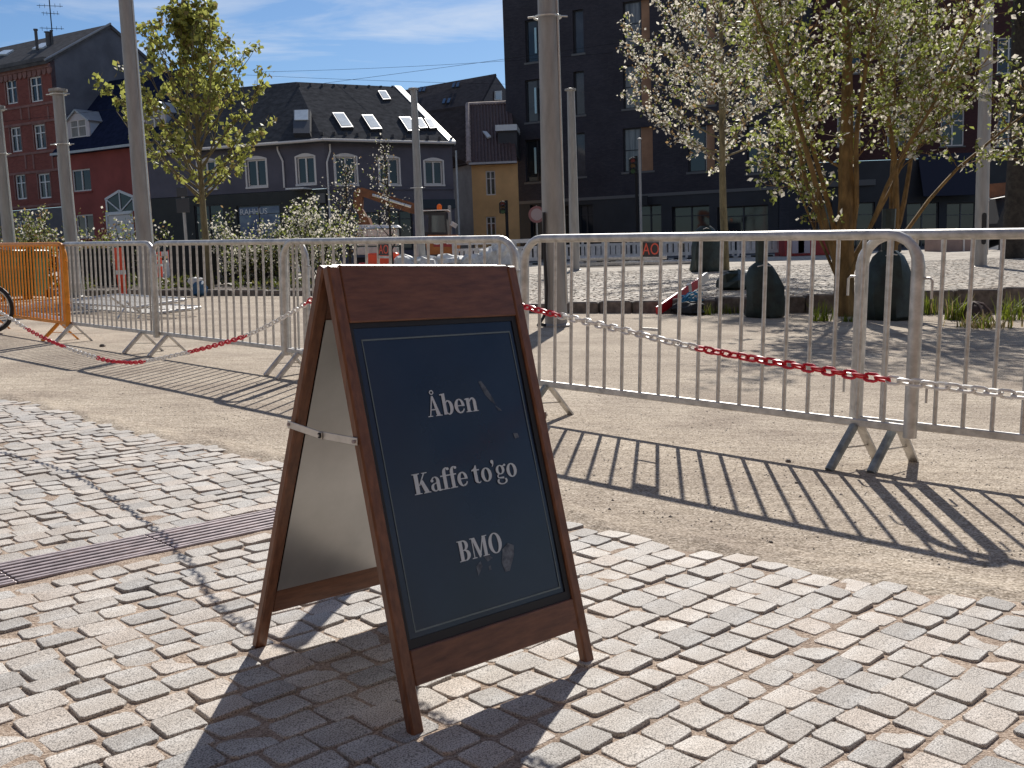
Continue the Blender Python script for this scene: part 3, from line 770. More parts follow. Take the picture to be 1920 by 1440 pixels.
# ------------------------------------------------------------------ crowd barriers
def foot(m_main, m_back, root, x, Z0):
    f = None
    m = MB(); m.tube([(x-.01, -.012, Z0), (x-.035, -.19, .0)], .021, 8); f = m.build('foot', m_main, root, True)
    m = MB(); m.box((x+.012, .10, Z0/2), (.045, .012, math.hypot(.19, Z0)), Matrix.Rotation(math.atan2(.19, Z0), 3, 'X')); m.build('foot', m_back, root)
    m = MB(); m.tube([(x-.02, -.105, .095), (x+.012, .12, .085)], .004, 5); m.build('foot_rod', m_back, root)
def barrier(nm, A, B, label, group, main, mfoot, mfoot2, plate=None, lean=0.0, H=1.095, rung=None, feet=(.32, .32), r=.0235, sp=.125, hooks=(0, 1)):
    A, B = Vector(A), Vector(B); d = B-A; Lb = d.length; ang = math.atan2(d.y, d.x)
    root = empty(nm, gm(A.x, A.y, 0, ang, lean), label, 'barrier', group)
    zb, cr_ = .205, .14
    P = [(0, 0, zb-.04), (0, 0, .6)]
    for k in range(6):
        a = PI-PI/2*k/5; P.append((cr_+cr_*math.cos(a), 0, H-r-cr_+cr_*math.sin(a)))
    for k in range(6):
        a = PI/2-PI/2*k/5; P.append((Lb-cr_+cr_*math.cos(a), 0, H-r-cr_+cr_*math.sin(a)))
    P.append((Lb, 0, .6)); P.append((Lb, 0, zb-.04))
    nP = len(P); rr_ = [.030 if i < 3 or i > nP-4 else (.027 if i in (3, nP-4) else r) for i in range(nP)]
    m = MB(); m.tube(P, rr_, 10); m.build('frame', main, root, True)
    m = MB(); m.bevbox((Lb/2, 0, zb), (Lb-.044, .026, .036), .004); m.build('bottom_rail', main, root)
    nb = max(2, int(round(Lb/sp))-1); xs = [Lb*(k+1)/(nb+1) for k in range(nb)]
    bm_ = MB(); bm_.tube([(0, 0, 0), (0, 0, 1)], .0102, 7)
    bme = bm_.mesh('bar', main, True)
    for x in xs:
        ztop = H-2*r+.004
        e = min(x, Lb-x)
        if e < cr_: ztop = H-r-cr_+math.sqrt(max(0, cr_**2-(cr_-e)**2))-.012
        o = obj('bar', bme, root); o.location = (x, 0, zb+.016); o.scale = (1, 1, ztop-zb-.016)
    foot(mfoot, mfoot2, root, feet[0], zb-.016); foot(mfoot, mfoot2, root, Lb-feet[1], zb-.016)
    for e in hooks:
        x = 0 if e == 0 else Lb; sgn = -1 if e == 0 else 1
        for z in (.42, .88):
            m = MB(); m.tube([(x, 0, z), (x+sgn*.055, 0, z), (x+sgn*.065, 0, z-.012), (x+sgn*.065, 0, z-.09)], .006, 6); m.build('hook', main, root, True)
    if plate is not None:
        x0, x1 = xs[plate]+.009, xs[plate+1]-.009
        m = MB(); m.bbox((x0, -.003, H-.128), (x1, .003, H-.05)); pl = m.build('plate', MPLATE, root)
        tm = text_mesh('AO', .078, .0006, MAO, Matrix.Translation(((x0+x1)/2, -.0042, H-.089)) @ Matrix.Rotation(PI/2, 4, 'X') @ Matrix.Shear('XZ', 4, (0, 0)) @ Matrix.Diagonal((.98, 1.15, 1, 1)))
        obj('lettering', tm, pl)
        for z in (H-.14, H-.52):
            m = MB(); m.bbox((x0-.006, -.004, z-.008), (x1+.006, .004, z+.008)); m.build('rung', main, root)
    return root
MPLATE = mat('name_plate', (.035, .03, .03), .5); MAO = mat('plate_lettering', (.75, .12, .07), .5)
g1 = 'steel barriers across the square'
barrier('crowd_barrier', (.075, 6.22), (1.79, 4.52), 'galvanised steel crowd barrier with red lettered plate, right of the pavement sign', g1, M['galv'], M['galvfoot'], M['galv'], plate=6, feet=(.2, .25))
d2 = Vector((.74, -.67)).normalized()
barrier('crowd_barrier', (1.635, 4.79), (1.635+d2.x*2.45, 4.79+d2.y*2.45), 'steel crowd barrier behind the right end of the chain, cut by the frame edge', g1, M['galv'], M['galvfoot'], M['galv'], feet=(.2, .3))
barrier('crowd_barrier', (-1.82, 8.18), (.02, 6.3), 'steel crowd barrier rising behind the top of the pavement sign', g1, M['galv'], M['galv'], M['galv'], plate=8, feet=(.2, .3), sp=.137)
barrier('crowd_barrier', (-3.47, 9.93), (-1.62, 8.06), 'steel crowd barrier between the sign and the red marker posts', g1, M['galv'], M['galv'], M['galv'], feet=(.25, .3))
barrier('crowd_barrier', (-5.0, 11.4), (-3.44, 9.86), 'steel crowd barrier standing next to the orange one', g1, M['galv'], M['galv'], M['galv'], feet=(.22, .3), sp=.11)
barrier('crowd_barrier', (-6.85, 13.25), (-4.9, 11.25), 'orange painted crowd barrier', g1, M['orange'], M['orange'], M['orange'], feet=(.3, .25), sp=.105)
# a spare panel lying flat
fl = barrier('crowd_barrier', (0, 0), (2.3, 0), 'grey barrier panel lying almost flat on the ground behind the steel barriers', g1, M['galv'], M['galv'], M['galv'], feet=(.3, .3))
fl.matrix_world = gm(-7.3, 16.2, .16, math.radians(-42), math.radians(-84))
for dz_, dx_ in ((.07, .1),):
    f2 = copy_tree(fl); f2['label'] = 'second barrier panel lying under the flat one behind the steel barriers'
    f2.matrix_world = gm(-7.2, 16.4, .06, math.radians(-40), math.radians(-86))
# ------------------------------------------------------------------ buildings
CO = CAMM.translation.copy(); G3 = G.to_3x3()
def rayw(px, py): return G3 @ rayg(px, py)
def hit(p0, n, px, py):
    d = rayw(px, py); return CO + d*((Vector(p0)-CO).dot(n)/d.dot(n))
class Fac:                                # a facade: u along it, z up, y into the house
    def __init__(s, A, B):
        s.A = Vector((A[0], A[1], 0)); B = Vector((B[0], B[1], 0)); s.d = (B-s.A).normalized(); s.L = (B-s.A).length
        s.i = Vector((-s.d.y, s.d.x, 0))
        if (s.A-Vector((CO.x, CO.y, 0))).dot(s.i) < 0: s.i = -s.i
        s.M = Matrix(((s.d.x, s.i.x, 0, s.A.x), (s.d.y, s.i.y, 0, s.A.y), (0, 0, 1, 0), (0, 0, 0, 1)))
    def uz(s, px, py, off=0.0):
        p = hit(s.A+s.i*off, s.i, px, py); return (p-s.A).dot(s.d), p.z
    def P(s, u, y, z): return s.M @ Vector((u, y, z))
    def rect(s, x0, y0, x1, y1, off=0.0):
        xm, ym = (x0+x1)/2, (y0+y1)/2
        a = s.uz(x0, ym, off)[0]; b = s.uz(x1, ym, off)[0]; t = s.uz(xm, y0, off)[1]; c = s.uz(xm, y1, off)[1]
        return (min(a, b), max(a, b), c, t)
def hplan(px, Y): p = at(px, 476, Y); return (p.x, p.y)
def wall(parent, fac, u0, u1, z0, z1, holes, mt, name='wall', rev=.16):
    us = sorted(set([u0, u1]+[min(max(h[k], u0), u1) for h in holes for k in (0, 1)])); zs = sorted(set([z0, z1]+[min(max(h[k], z0), z1) for h in holes for k in (2, 3)]))
    m = MB(); m.M = fac.M
    for a, b in zip(us, us[1:]):
        for c, d in zip(zs, zs[1:]):
            um, zm = (a+b)/2, (c+d)/2
            if any(h[0] < um < h[1] and h[2] < zm < h[3] for h in holes): continue
            m.add([(a, 0, c), (b, 0, c), (b, 0, d), (a, 0, d)], [(0, 1, 2, 3)])
    for h in holes:
        a, b, c, d = h[:4]
        m.add([(a, 0, c), (b, 0, c), (b, 0, d), (a, 0, d), (a, rev, c), (b, rev, c), (b, rev, d), (a, rev, d)], [(0, 1, 5, 4), (1, 2, 6, 5), (2, 3, 7, 6), (3, 0, 4, 7)])
    m.add([(u0, 0, z0), (u1, 0, z0), (u1, 0, z1), (u0, 0, z1), (u0, .3, z0), (u1, .3, z0), (u1, .3, z1), (u0, .3, z1)], [(1, 2, 6, 5), (2, 3, 7, 6), (3, 0, 4, 7)])
    # keep normals outward without recalculation trouble: two sided shading is fine
    return m.build(name, mt, parent)
def window(parent, fac, h, fm, gm_, cols=2, rows=(.72,), fw=.07, sill=None, arch=None, dep=.08, trim=None, curtain=False):
    a, b, c, d = h[:4]
    m = MB(); m.M = fac.M; y0, y1 = dep, dep+.06
    m.bbox((a, y0, c), (a+fw, y1, d)); m.bbox((b-fw, y0, c), (b, y1, d)); m.bbox((a+fw, y0, c), (b-fw, y1, c+fw)); m.bbox((a+fw, y0, d-fw), (b-fw, y1, d))
    xs = [a+fw+(b-a-2*fw)*(k+1)/cols for k in range(cols-1)]
    for x in xs: m.bbox((x-fw*.55, y0-.01, c+fw), (x+fw*.55, y1-.01, d-fw))
    edges = [a+fw]+xs+[b-fw]
    for rr in rows:
        z = c+(d-c)*rr
        for i in range(len(edges)-1):
            l_ = edges[i]+(fw*.55 if i else 0); r_ = edges[i+1]-(fw*.55 if i < len(edges)-2 else 0)
            m.bbox((l_, y0+.004, z-fw*.35), (r_, y1-.004, z+fw*.35))
    f = m.build('window', fm, parent)
    m = MB(); m.M = fac.M
    m.add([(a+fw*.5, y1-.015, c+fw*.5), (b-fw*.5, y1-.015, c+fw*.5), (b-fw*.5, y1-.015, d-fw*.5), (a+fw*.5, y1-.015, d-fw*.5)], [(0, 1, 2, 3)])
    m.build('pane', gm_, f)
    m = MB(); m.M = fac.M; m.add([(a, .55, c), (b, .55, c), (b, .55, d), (a, .55, d)], [(0, 1, 2, 3)]) if False else None
    if trim is not None:
        t = MB(); t.M = fac.M; w = .09
        t.bbox((a-w, -.025, c), (a, .03, d)); t.bbox((b, -.025, c), (b+w, .03, d))
        if arch:
            n = 8; P = [(a-w, d)]+[(a-w+(b-a+2*w)*k/n, d+.04+arch*math.sin(PI*k/n)) for k in range(n+1)]+[(b+w, d)]
            t.prism(P, -.03, .05)
        else: t.bbox((a-w, -.03, d), (b+w, .05, d+w))
        t.build('trim', trim, f)
    if sill is not None:
        t = MB(); t.M = fac.M; t.bbox((a-.1, -.07, c-.09), (b+.1, dep, c)); t.build('sill', sill, f)
    return f
def fbox(parent, name, fac, a, b, mt):
    m = MB(); m.M = fac.M; m.bbox(a, b); return m.build(name, mt, parent)
def pipe(parent, fac, px0, py0, px1, py1, mt, r=.055, off=-.08, name='downpipe', kink=0):
    a = fac.uz(px0, py0, off); b = fac.uz(px1, py1, off); u = (a[0]+b[0])/2
    pts = [(u, off, b[1]), (u, off, a[1])]
    if kink: pts = [(u, off, b[1]), (u, off, a[1]-.9), (u+kink, off, a[1]-.35), (u+kink, off, a[1])]
    m = MB(); m.M = fac.M; m.tube(pts, r, 6); return m.build(name, mt, parent)

BM = dict(
 lbrick=brickmat('old_red_brick', (.22, .062, .048), (.28, .085, .065), (.25, .15, .125), 3.0, math.radians(-30)),
 lband=mat('brick_band', (.24, .12, .10), .85, var=.2, vscale=3),
 gable=mat('grey_render', (.13, .135, .155), .9, var=.22, vscale=.6, bump=.15, bscale=10),
 lroof=roofmat('felt_roof', (.11, .108, .11), 6),
 lshop=mat('grey_plaster', (.12, .11, .115), .85, var=.15, vscale=1),
 redw=mat('red_render', (.27, .060, .046), .85, var=.14, vscale=.8, bump=.1, bscale=8),
 navyroof=roofmat('slate_roof', (.020, .025, .050), 5),
 dormer=mat('dormer_cladding', (.56, .50, .49), .7, var=.08, vscale=2),
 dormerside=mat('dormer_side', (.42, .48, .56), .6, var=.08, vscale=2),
 zinc=mat('zinc_flashing', (.40, .40, .40), .45, metal=.5, var=.1, vscale=4),
 greyw=mat('charcoal_render', (.105, .098, .118), .9, var=.12, vscale=.9, bump=.1, bscale=8),
 shopdark=mat('shopfront_dark', (.030, .030, .026), .7, var=.15, vscale=1.5),
 groof=roofmat('charcoal_shingle', (.062, .063, .067), 5, .25),
 verge=mat('white_verge', (.66, .66, .64), .5),
 yellow=mat('ochre_render', (.68, .40, .17), .9, var=.12, vscale=.8, bump=.1, bscale=8),
 paleside=mat('pale_grey_render', (.30, .29, .27), .9, var=.25, vscale=.7),
 tile=mat('clay_roof_tile', (.10, .058, .050), .6, var=.3, vscale=6),
 tileridge=mat('ridge_tile', (.40, .31, .27), .8, var=.2, vscale=3),
 browndark=roofmat('brown_roof', (.075, .06, .055), 5),
 farroof=roofmat('far_slate', (.060, .056, .060), 4),
 farbrick=brickmat('far_brick', (.15, .125, .12), (.18, .15, .14), (.16, .15, .14), 3.0, .4),
 black=brickmat('black_brick', (.050, .046, .056), (.066, .060, .069), (.030, .029, .032), 3.4, math.radians(-33.8)),
 blackgf=mat('dark_shopfront', (.022, .022, .026), .6, var=.2, vscale=1),
 ochrep=mat('ochre_panel', (.36, .19, .10), .7, var=.2, vscale=1.2),
 ceildark=mat('dark_frame', (.03, .03, .034), .5),
 teal=mat('glass_balustrade', (.40, .58, .60), .15, spec=.8),
 maroon=brickmat('maroon_brick', (.070, .028, .030), (.09, .038, .036), (.06, .045, .04), 3.2, 0),
 awn=mat('navy_awning', (.016, .017, .035), .8),
 sgrey=mat('shop_fascia', (.13, .125, .12), .7),
)
dvec = Vector((-.862, .506, 0))                       # street direction of the red houses, leftwards
kP = hplan(126, 62); kc = Vector((kP[0], kP[1], 0))
# --- tall red brick house, far left
FA = Fac(kc+dvec*15, kc)
GF = Fac(kc, kc+Vector((.506, .862, 0))*14)            # its grey side gable
lb = empty('brick_house', wm((kc.x, kc.y, ROADZ)), 'tall dark red brick house with grey side gable and roof aerial, far left', 'house')
lbI = lb.matrix_world.inverted()
def under(parent, o): return o
def rel(o_root):                                       # children built in world coordinates keep their place
    inv = o_root.matrix_world.inverted()
    for ch in o_root.children: ch.matrix_parent_inverse = inv
ez = FA.uz(83, 110)[1]
wr = [FA.rect(*r) for r in ((11, 149, 32, 195), (56, 143, 79, 191), (20, 238, 40, 285), (64, 233, 86, 280), (29, 327, 49, 374), (72, 325, 95, 372))]
# the columns repeat further left, outside the frame
gz = FA.uz(110, 388)[1]
shopw = FA.rect(31, 414, 61, 462)
wall(lb, FA, 0, FA.L, gz, ez, wr, BM['lbrick'])
wall(lb, FA, 0, FA.L, -1, gz-.02, [shopw], BM['lshop'], 'ground_floor_wall')
for h in wr: window(lb, FA, h, M['white'], M['glass'], 2, (.66,), .085, trim=BM['lband'])
window(lb, FA, shopw, M['white'], M['glass'], 4, (.5,), .06)
for py in (196, 229, 286, 322, 386):
    z = FA.uz(70, py)[1]; fbox(lb, 'band', FA, (0, -.05, z-.07), (FA.L+.02, .02, z+.07), BM['lband'])
for px in (2, 37, 52, 88):
    u = FA.uz(px, 180)[0]
    for y0, y1 in ((200, 225), (290, 318)):
        z0_, z1_ = FA.uz(px, y1)[1], FA.uz(px, y0)[1]
        fbox(lb, 'pilaster', FA, (u-.07, -.04, z0_), (u+.07, .02, z1_), BM['lband'])
m = MB(); m.M = FA.M; k = 0
u = .2
while u < FA.L:
    m.prism([(u-.2, ez-.55), (u-.15, ez-.85), (u, ez-.95), (u+.15, ez-.85), (u+.2, ez-.55)], -.09, .01); u += .46
m.bbox((0, -.16, ez-.55), (FA.L, .01, ez-.3)); m.build('cornice', BM['lband'], lb)
fbox(lb, 'gutter', FA, (0, -.45, ez-.22), (FA.L, .05, ez), BM['lroof'])
ua, za = GF.uz(205, 47)
m = MB(); m.M = GF.M
m.add([(0, 0, -1), (2*ua, 0, -1), (2*ua, 0, ez), (ua, 0, za), (0, 0, ez)], [(0, 1, 2, 3, 4)]); m.build('gable_wall', BM['gable'], lb)
m = MB(); p0 = GF.P(-.45, -.12, ez-.25); p1 = GF.P(ua, -.12, za+.05)
m.slab([p0, p1, p1+dvec*15, p0+dvec*15], .18); m.build('roof', BM['lroof'], lb)
m = MB(); q1 = GF.P(2*ua+.3, -.12, ez-.2); m.slab([p1, q1, q1+dvec*15, p1+dvec*15], .18); m.build('roof', BM['lroof'], lb)
m = MB(); m.tube([p0+Vector((0, 0, .03)), p1+Vector((0, 0, .03))], .07, 6); m.build('verge', BM['zinc'], lb)
rn = (p1-p0).cross(dvec).normalized(); rn = rn if rn.z > 0 else -rn
for q in ((60, 92, 78, 82, 100, 79, 80, 90), (-8, 103, 8, 95, 26, 94, 12, 102)):
    P = [hit(p0+rn*.06, rn, q[i], q[i+1]) for i in range(0, 8, 2)]
    m = MB(); m.slab([p+rn*.04 for p in P], .12); o = m.build('skylight', M['skyrefl'], lb)
for px, py, hh, r in ((68, 70, .5, .12), (90, 66, .2, .2), (97, 66, .3, .09)):
    p = hit(p1, Vector((0, 1, 0)), px, py); 
    m = MB(); m.lathe([(r*.8, -1.2), (r*.8, hh*.8), (r*1.15, hh*.82), (r*1.15, hh)], p, 10); m.build('chimney_pot', BM['lroof'], lb)
rel(lb)
p = hit(p1, Vector((0, 1, 0)), 98, 64)
an = empty('roof_aerial', wm(p), 'thin television aerial standing on the far left roof', 'aerial')
m = MB(); m.tube([(0, 0, -1), (0, 0, 2.6)], .035, 5); m.build('mast', M['dark'], an)
for z, w in ((.35, .75), (1.25, .55), (1.7, .8), (2.4, .95), (2.55, .6)):
    m = MB(); m.tube([(-w, 0, z+.05), (w, 0, z-.06)], .016, 4)
    for k in range(5): x = -w+2*w*(k+.5)/5; m.tube([(x, 0, z-.12), (x, 0, z+.12)], .012, 4)
    m.build('aerial_arm', M['dark'], an)

# --- low red house with dormers
rh = empty('red_house', wm((kc.x+4, kc.y-2.4, ROADZ)), 'low red rendered house with two pale dormers in a navy roof', 'house')
RL = 11.6; RF = Fac(kc, kc-dvec*RL)
rez = RF.uz(105, 287)[1]
rw = [RF.rect(*r) for r in ((135, 317, 170, 359), (277, 307, 314, 351), (143, 402, 176, 447), (284, 396, 320, 440))]
door = RF.rect(201, 398, 252, 470); tri = RF.rect(201, 372, 252, 397)
wall(rh, RF, .05, RL, -1, rez, rw+[door, tri], BM['redw'])
for h in rw: window(rh, RF, h, M['offwhite'], M['glass'], 2, (), .085, sill=BM['redw'])
f = fbox(rh, 'door', RF, (door[0]+.1, .06, door[2]), (door[1]-.1, .12, door[3]-.15), M['offwhite'])
m = MB(); m.M = RF.M; m.bbox((door[0], -.03, door[2]), (door[0]+.12, .1, door[3])); m.bbox((door[1]-.12, -.03, door[2]), (door[1], .1, door[3])); m.bbox((door[0], -.03, door[3]-.12), (door[1], .1, door[3]+.05)); m.build('door_frame', M['white'], rh)
um = (tri[0]+tri[1])/2; ztop = RF.uz(226, 358)[1]
m = MB(); m.M = RF.M
def bar2(m, a, b, w, y0, y1):
    dx, dz = b[0]-a[0], b[1]-a[1]; l_ = math.hypot(dx, dz); nx_, nz_ = -dz/l_*w/2, dx/l_*w/2
    m.prism([(a[0]+nx_, a[1]+nz_), (b[0]+nx_, b[1]+nz_), (b[0]-nx_, b[1]-nz_), (a[0]-nx_, a[1]-nz_)], y0, y1)
zb_ = tri[2]
for a, b, w in (((tri[0]-.1, tri[3]), (um, ztop), .14), ((tri[1]+.1, tri[3]), (um, ztop), .14), ((tri[0], zb_), (tri[0], tri[3]), .12), ((tri[1], zb_), (tri[1], tri[3]), .12), ((um, zb_), (um, ztop), .07), ((um, zb_), (tri[0], tri[3]), .07), ((um, zb_), (tri[1], tri[3]), .07)):
    bar2(m, a, b, w, -.06, .1)
fr_ = m.build('fanlight', M['white'], rh)
m = MB(); m.M = RF.M; m.prism([(tri[0], zb_), (tri[1], zb_), (tri[1], tri[3]), (um, ztop), (tri[0], tri[3])], -.012, .03); m.build('pane', M['glass'], fr_)
su, sz = GF.uz(205, 152)
re0, re1 = RF.P(-.2, -.35, rez-.1), RF.P(RL+.3, -.35, rez-.1); rt0, rt1 = RF.P(-.2, su, sz), RF.P(RL-4.5, su, sz)
m = MB(); m.slab([re0, re1, rt1, rt0], .2); m.build('roof', BM['navyroof'], rh)
m = MB(); b0, b1 = RF.P(-.2, su+5, sz-.6), RF.P(RL+.3, su+4, rez); m.slab([rt0, rt1, b1], .2); m.slab([rt0, b1, b0], .2); m.slab([re1, b1, rt1], .2); m.build('roof', BM['navyroof'], rh)
m = MB(); m.M = RF.M; m.add([(RL, 0, -1), (RL, su+4, -1), (RL, su+4, rez), (RL, 0, rez)], [(0, 1, 2, 3)]); m.build('side_wall', BM['gable'], rh)
fbox(rh, 'gutter', RF, (-.1, -.5, rez-.2), (RL+.2, -.34, rez-.06), BM['zinc'])
for x0, x1, ytop, yap, yb_, ox in ((126, 168, 225, 203, 268, .5), (268, 311, 209, 187, 256, .5)):
    a, _ = RF.uz(x0, (ytop+yb_)/2, ox); b, _ = RF.uz(x1, (ytop+yb_)/2, ox); xm = (x0+x1)/2
    zt_ = RF.uz(xm, ytop, ox)[1]; zb2 = RF.uz(xm, yb_, ox)[1]; zap = RF.uz(xm, yap+3, ox)[1]
    FD = Fac(RF.P(0, ox, 0), RF.P(RL, ox, 0))
    cw = [(a+.28, b-.28, zb2+.3, zt_+.05)]
    sl_ = (sz-rez)/(su+.35)
    dm = MB(); dm.M = FD.M; um2 = (a+b)/2
    us_ = [(a, zb2), (b, zb2), (b, zt_), (um2, zap), (a, zt_)]
    dm.bbox((a, 0, zb2), (cw[0][0], .08, zt_)); dm.bbox((cw[0][1], 0, zb2), (b, .08, zt_)); dm.bbox((cw[0][0], 0, zb2), (cw[0][1], .08, cw[0][2]))
    dm.prism([(a, zt_), (b, zt_), (um2, zap)], 0, .08)
    dn = dm.build('dormer', BM['dormer'], rh)
    wn = window(dn, FD, cw[0], M['offwhite'], M['curtain'], 2, (.6,), .08, dep=.02)
    depth = (zt_-rez)/sl_-ox+.5
    for e in (a, b):
        sm = MB(); sm.M = FD.M
        sm.add([(e, .08, zb2), (e, depth, zt_-.05), (e, .08, zt_)], [(0, 1, 2)])
        sm.build('cheek', BM['dormerside'], dn)
    rm = MB(); d3 = depth+1.1
    rm.slab([FD.P(a-.15, -.15, zt_-.1), FD.P(um2, -.15, zap+.06), FD.P(um2, d3, zap+.06), FD.P(a-.15, d3, zt_-.1)], .08)
    rm.slab([FD.P(b+.15, -.15, zt_-.1), FD.P(um2, -.15, zap+.06), FD.P(um2, d3, zap+.06), FD.P(b+.15, d3, zt_-.1)], .08)
    rm.build('dormer_roof', BM['zinc'], dn)
pipe(rh, RF, 106, 290, 123, 440, M['offwhite'], .05)
rel(rh)

# --- charcoal corner house
cP = hplan(619, 52); gc = Vector((cP[0], cP[1], 0)); dR = Vector((.879, .477, 0)); dL = Vector((-.951, .309, 0))
gh = empty('corner_house', wm((gc.x, gc.y, ROADZ)), 'charcoal corner house with a shingle roof full of skylights', 'house')
RRL = 7.05; LLL = 10.5
FR = Fac(gc, gc+dR*RRL); FL = Fac(gc+dL*LLL, gc)
gez = FR.uz(616, 263)[1]
wR = [FR.rect(*r) for r in ((629, 294, 668, 346), (712, 297, 748, 346), (797, 302, 830, 346))]
wL = [FL.rect(*r) for r in ((557, 294, 590, 345), (463, 299, 499, 350), (372, 302, 404, 354))]
sfR = [FR.rect(662, 398, 715, 470), FR.rect(728, 395, 775, 470), FR.rect(795, 395, 838, 470), FR.rect(626, 392, 652, 470)]
sfL = [FL.rect(446, 384, 527, 470), FL.rect(580, 384, 611, 440), FL.rect(366, 384, 420, 470)]
gfz = FL.uz(560, 356)[1]
wall(gh, FR, 0, RRL, gfz, gez, wR, BM['greyw']); wall(gh, FL, 0, LLL, gfz, gez, wL, BM['greyw'])
wall(gh, FR, .02, RRL, -1, gfz-.02, sfR, BM['greyw'], 'ground_floor_wall'); wall(gh, FL, 0, LLL-.02, -1, gfz-.02, sfL, BM['shopdark'], 'ground_floor_wall')
for fac, ws in ((FR, wR), (FL, wL)):
    for h in ws: window(gh, fac, h, M['offwhite'], M['glass'], 2, (), .075, trim=M['offwhite'], arch=.14, sill=M['offwhite'])
for fac, ws in ((FR, sfR), (FL, sfL)):
    for h in ws: window(gh, fac, h, BM['ceildark'], M['glass'], 2, (.8,), .06)
h = sfL[0]
bl = fbox(gh, 'shop_window_print', FL, (h[0]+.08, .085, h[2]+.1), (h[1]-.08, .095, h[3]-.1), mat('blue_window_print', (.05, .075, .17), .3, col2=(.17, .23, .28), vscale=1.1, contrast=(.45, .7)))
tm = text_mesh('RAHHUS', .42, .004, M['white'], FL.M @ Matrix.Translation((h[0]+.95, .079, h[3]-.34)) @ Matrix.Rotation(PI/2, 4, 'X'))
obj('lettering', tm, bl)
h = FL.rect(588, 363, 611, 381); fbox(gh, 'sign_board', FL, (h[0], -.12, h[2]), (h[1], -.04, h[3]), BM['sgrey'])
h = FR.rect(778, 374, 852, 391); fbox(gh, 'shop_fascia', FR, (h[0], -.12, h[2]), (h[1], -.01, h[3]), mat('petrol_fascia', (.012, .022, .032), .5))
a = FL.uz(552, 352)[0]; fbox(gh, 'canopy', FL, (a, -.9, gfz-.02), (a+1.0, 0, gfz+.05), M['white'])
fbox(gh, 'ground_floor_band', FR, (0, -.06, gfz-.08), (RRL, .0, gfz+.06), BM['greyw'])
sR, sL = 6.8, 5.3
nR, nL = FR.i, FL.i
det = nR.x*nL.y-nR.y*nL.x
kx = (sR*nL.y-nR.y*sL)/det; ky = (nR.x*sL-sR*nL.x)/det
rz_ = hit(gc+Vector((kx, ky, 0)), Vector((0, 1, 0)), 569, 153).z
eC = gc-nR*.35-nL*.35+Vector((0, 0, gez)); ridC = gc+Vector((kx, ky, rz_))
eR = gc+dR*(RRL+.04)-nR*.35+Vector((0, 0, gez)); ridR = gc+dR*(RRL+.04)+nR*sR+Vector((0, 0, rz_))
eL = gc+dL*(LLL+.2)-nL*.35+Vector((0, 0, gez)); ridL = gc+dL*(LLL+.2)+nL*sL+Vector((0, 0, rz_))
m = MB(); m.slab([eC, eR, ridR, ridC], .22); rfR = m.build('roof', BM['groof'], gh)
m = MB(); m.slab([eL, eC, ridC, ridL], .22); rfL = m.build('roof', BM['groof'], gh)
bR, bC, bL = ridR+nR*6-Vector((0, 0, 4)), ridC+nR*5+nL*3-Vector((0, 0, 4)), ridL+nL*6-Vector((0, 0, 4))
m = MB(); m.slab([ridC, ridR, bR, bC], .2); m.build('roof', BM['groof'], gh); m = MB(); m.slab([ridL, ridC, bC, bL], .2); m.build('roof', BM['groof'], gh)
m = MB(); m.add([FR.P(RRL, 0, -1), FR.P(RRL, 12, -1), FR.P(RRL, 12, gez), FR.P(RRL, sR, rz_-.25), FR.P(RRL, 0, gez-.1)], [(0, 1, 2, 3, 4)]); m.build('side_wall', BM['greyw'], gh)
m = MB(); m.add([FL.P(0, 0, -1), FL.P(0, 11, -1), FL.P(0, 11, gez), FL.P(0, sL, rz_-.25), FL.P(0, 0, gez-.1)], [(0, 1, 2, 3, 4)]); m.build('side_wall', BM['greyw'], gh)
vv = (ridR-eR); m = MB(); off = Vector((0, 0, .06))
m.slab([eR+off-dR*.36, eR+off+dR*.03, ridR+off+dR*.03, ridR+off-dR*.36], .26); m.build('verge', BM['verge'], gh)
for a, b in ((eC, eR), (eL, eC)):
    m = MB(); m.tube([a+Vector((0, 0, -.04)), b+Vector((0, 0, -.04))], .075, 6); m.build('gutter', M['offwhite'], gh)
nrR = (eR-eC).cross(ridC-eC).normalized(); nrR = nrR if nrR.z > 0 else -nrR
nrL = (eC-eL).cross(ridC-eC).normalized(); nrL = nrL if nrL.z > 0 else -nrL
for q in ((622, 213, 644, 213, 663, 241, 640, 242), (677, 217, 698, 217, 717, 244, 695, 245), (747, 221, 768, 221, 787, 247, 765, 248), (775, 223, 790, 223, 802, 242, 787, 243), (795, 224, 808, 224, 820, 242, 806, 243), (708, 172, 723, 172, 733, 188, 718, 189)):
    P = [hit(eC+nrR*.1, nrR, q[i], q[i+1]) for i in range(0, 8, 2)]
    c_ = sum(P, Vector())/4
    m = MB(); m.slab([p+nrR*.06 for p in P], .22); sk = m.build('skylight', BM['ceildark'], gh)
    m = MB(); m.slab([c_+(p-c_)*.97+nrR*.085 for p in P], .03); m.build('skylight_frame', BM['zinc'], sk)
    m = MB(); m.slab([c_+(p-c_)*.80+nrR*.10 for p in P], .012); m.build('pane', M['skyrefl'], sk)
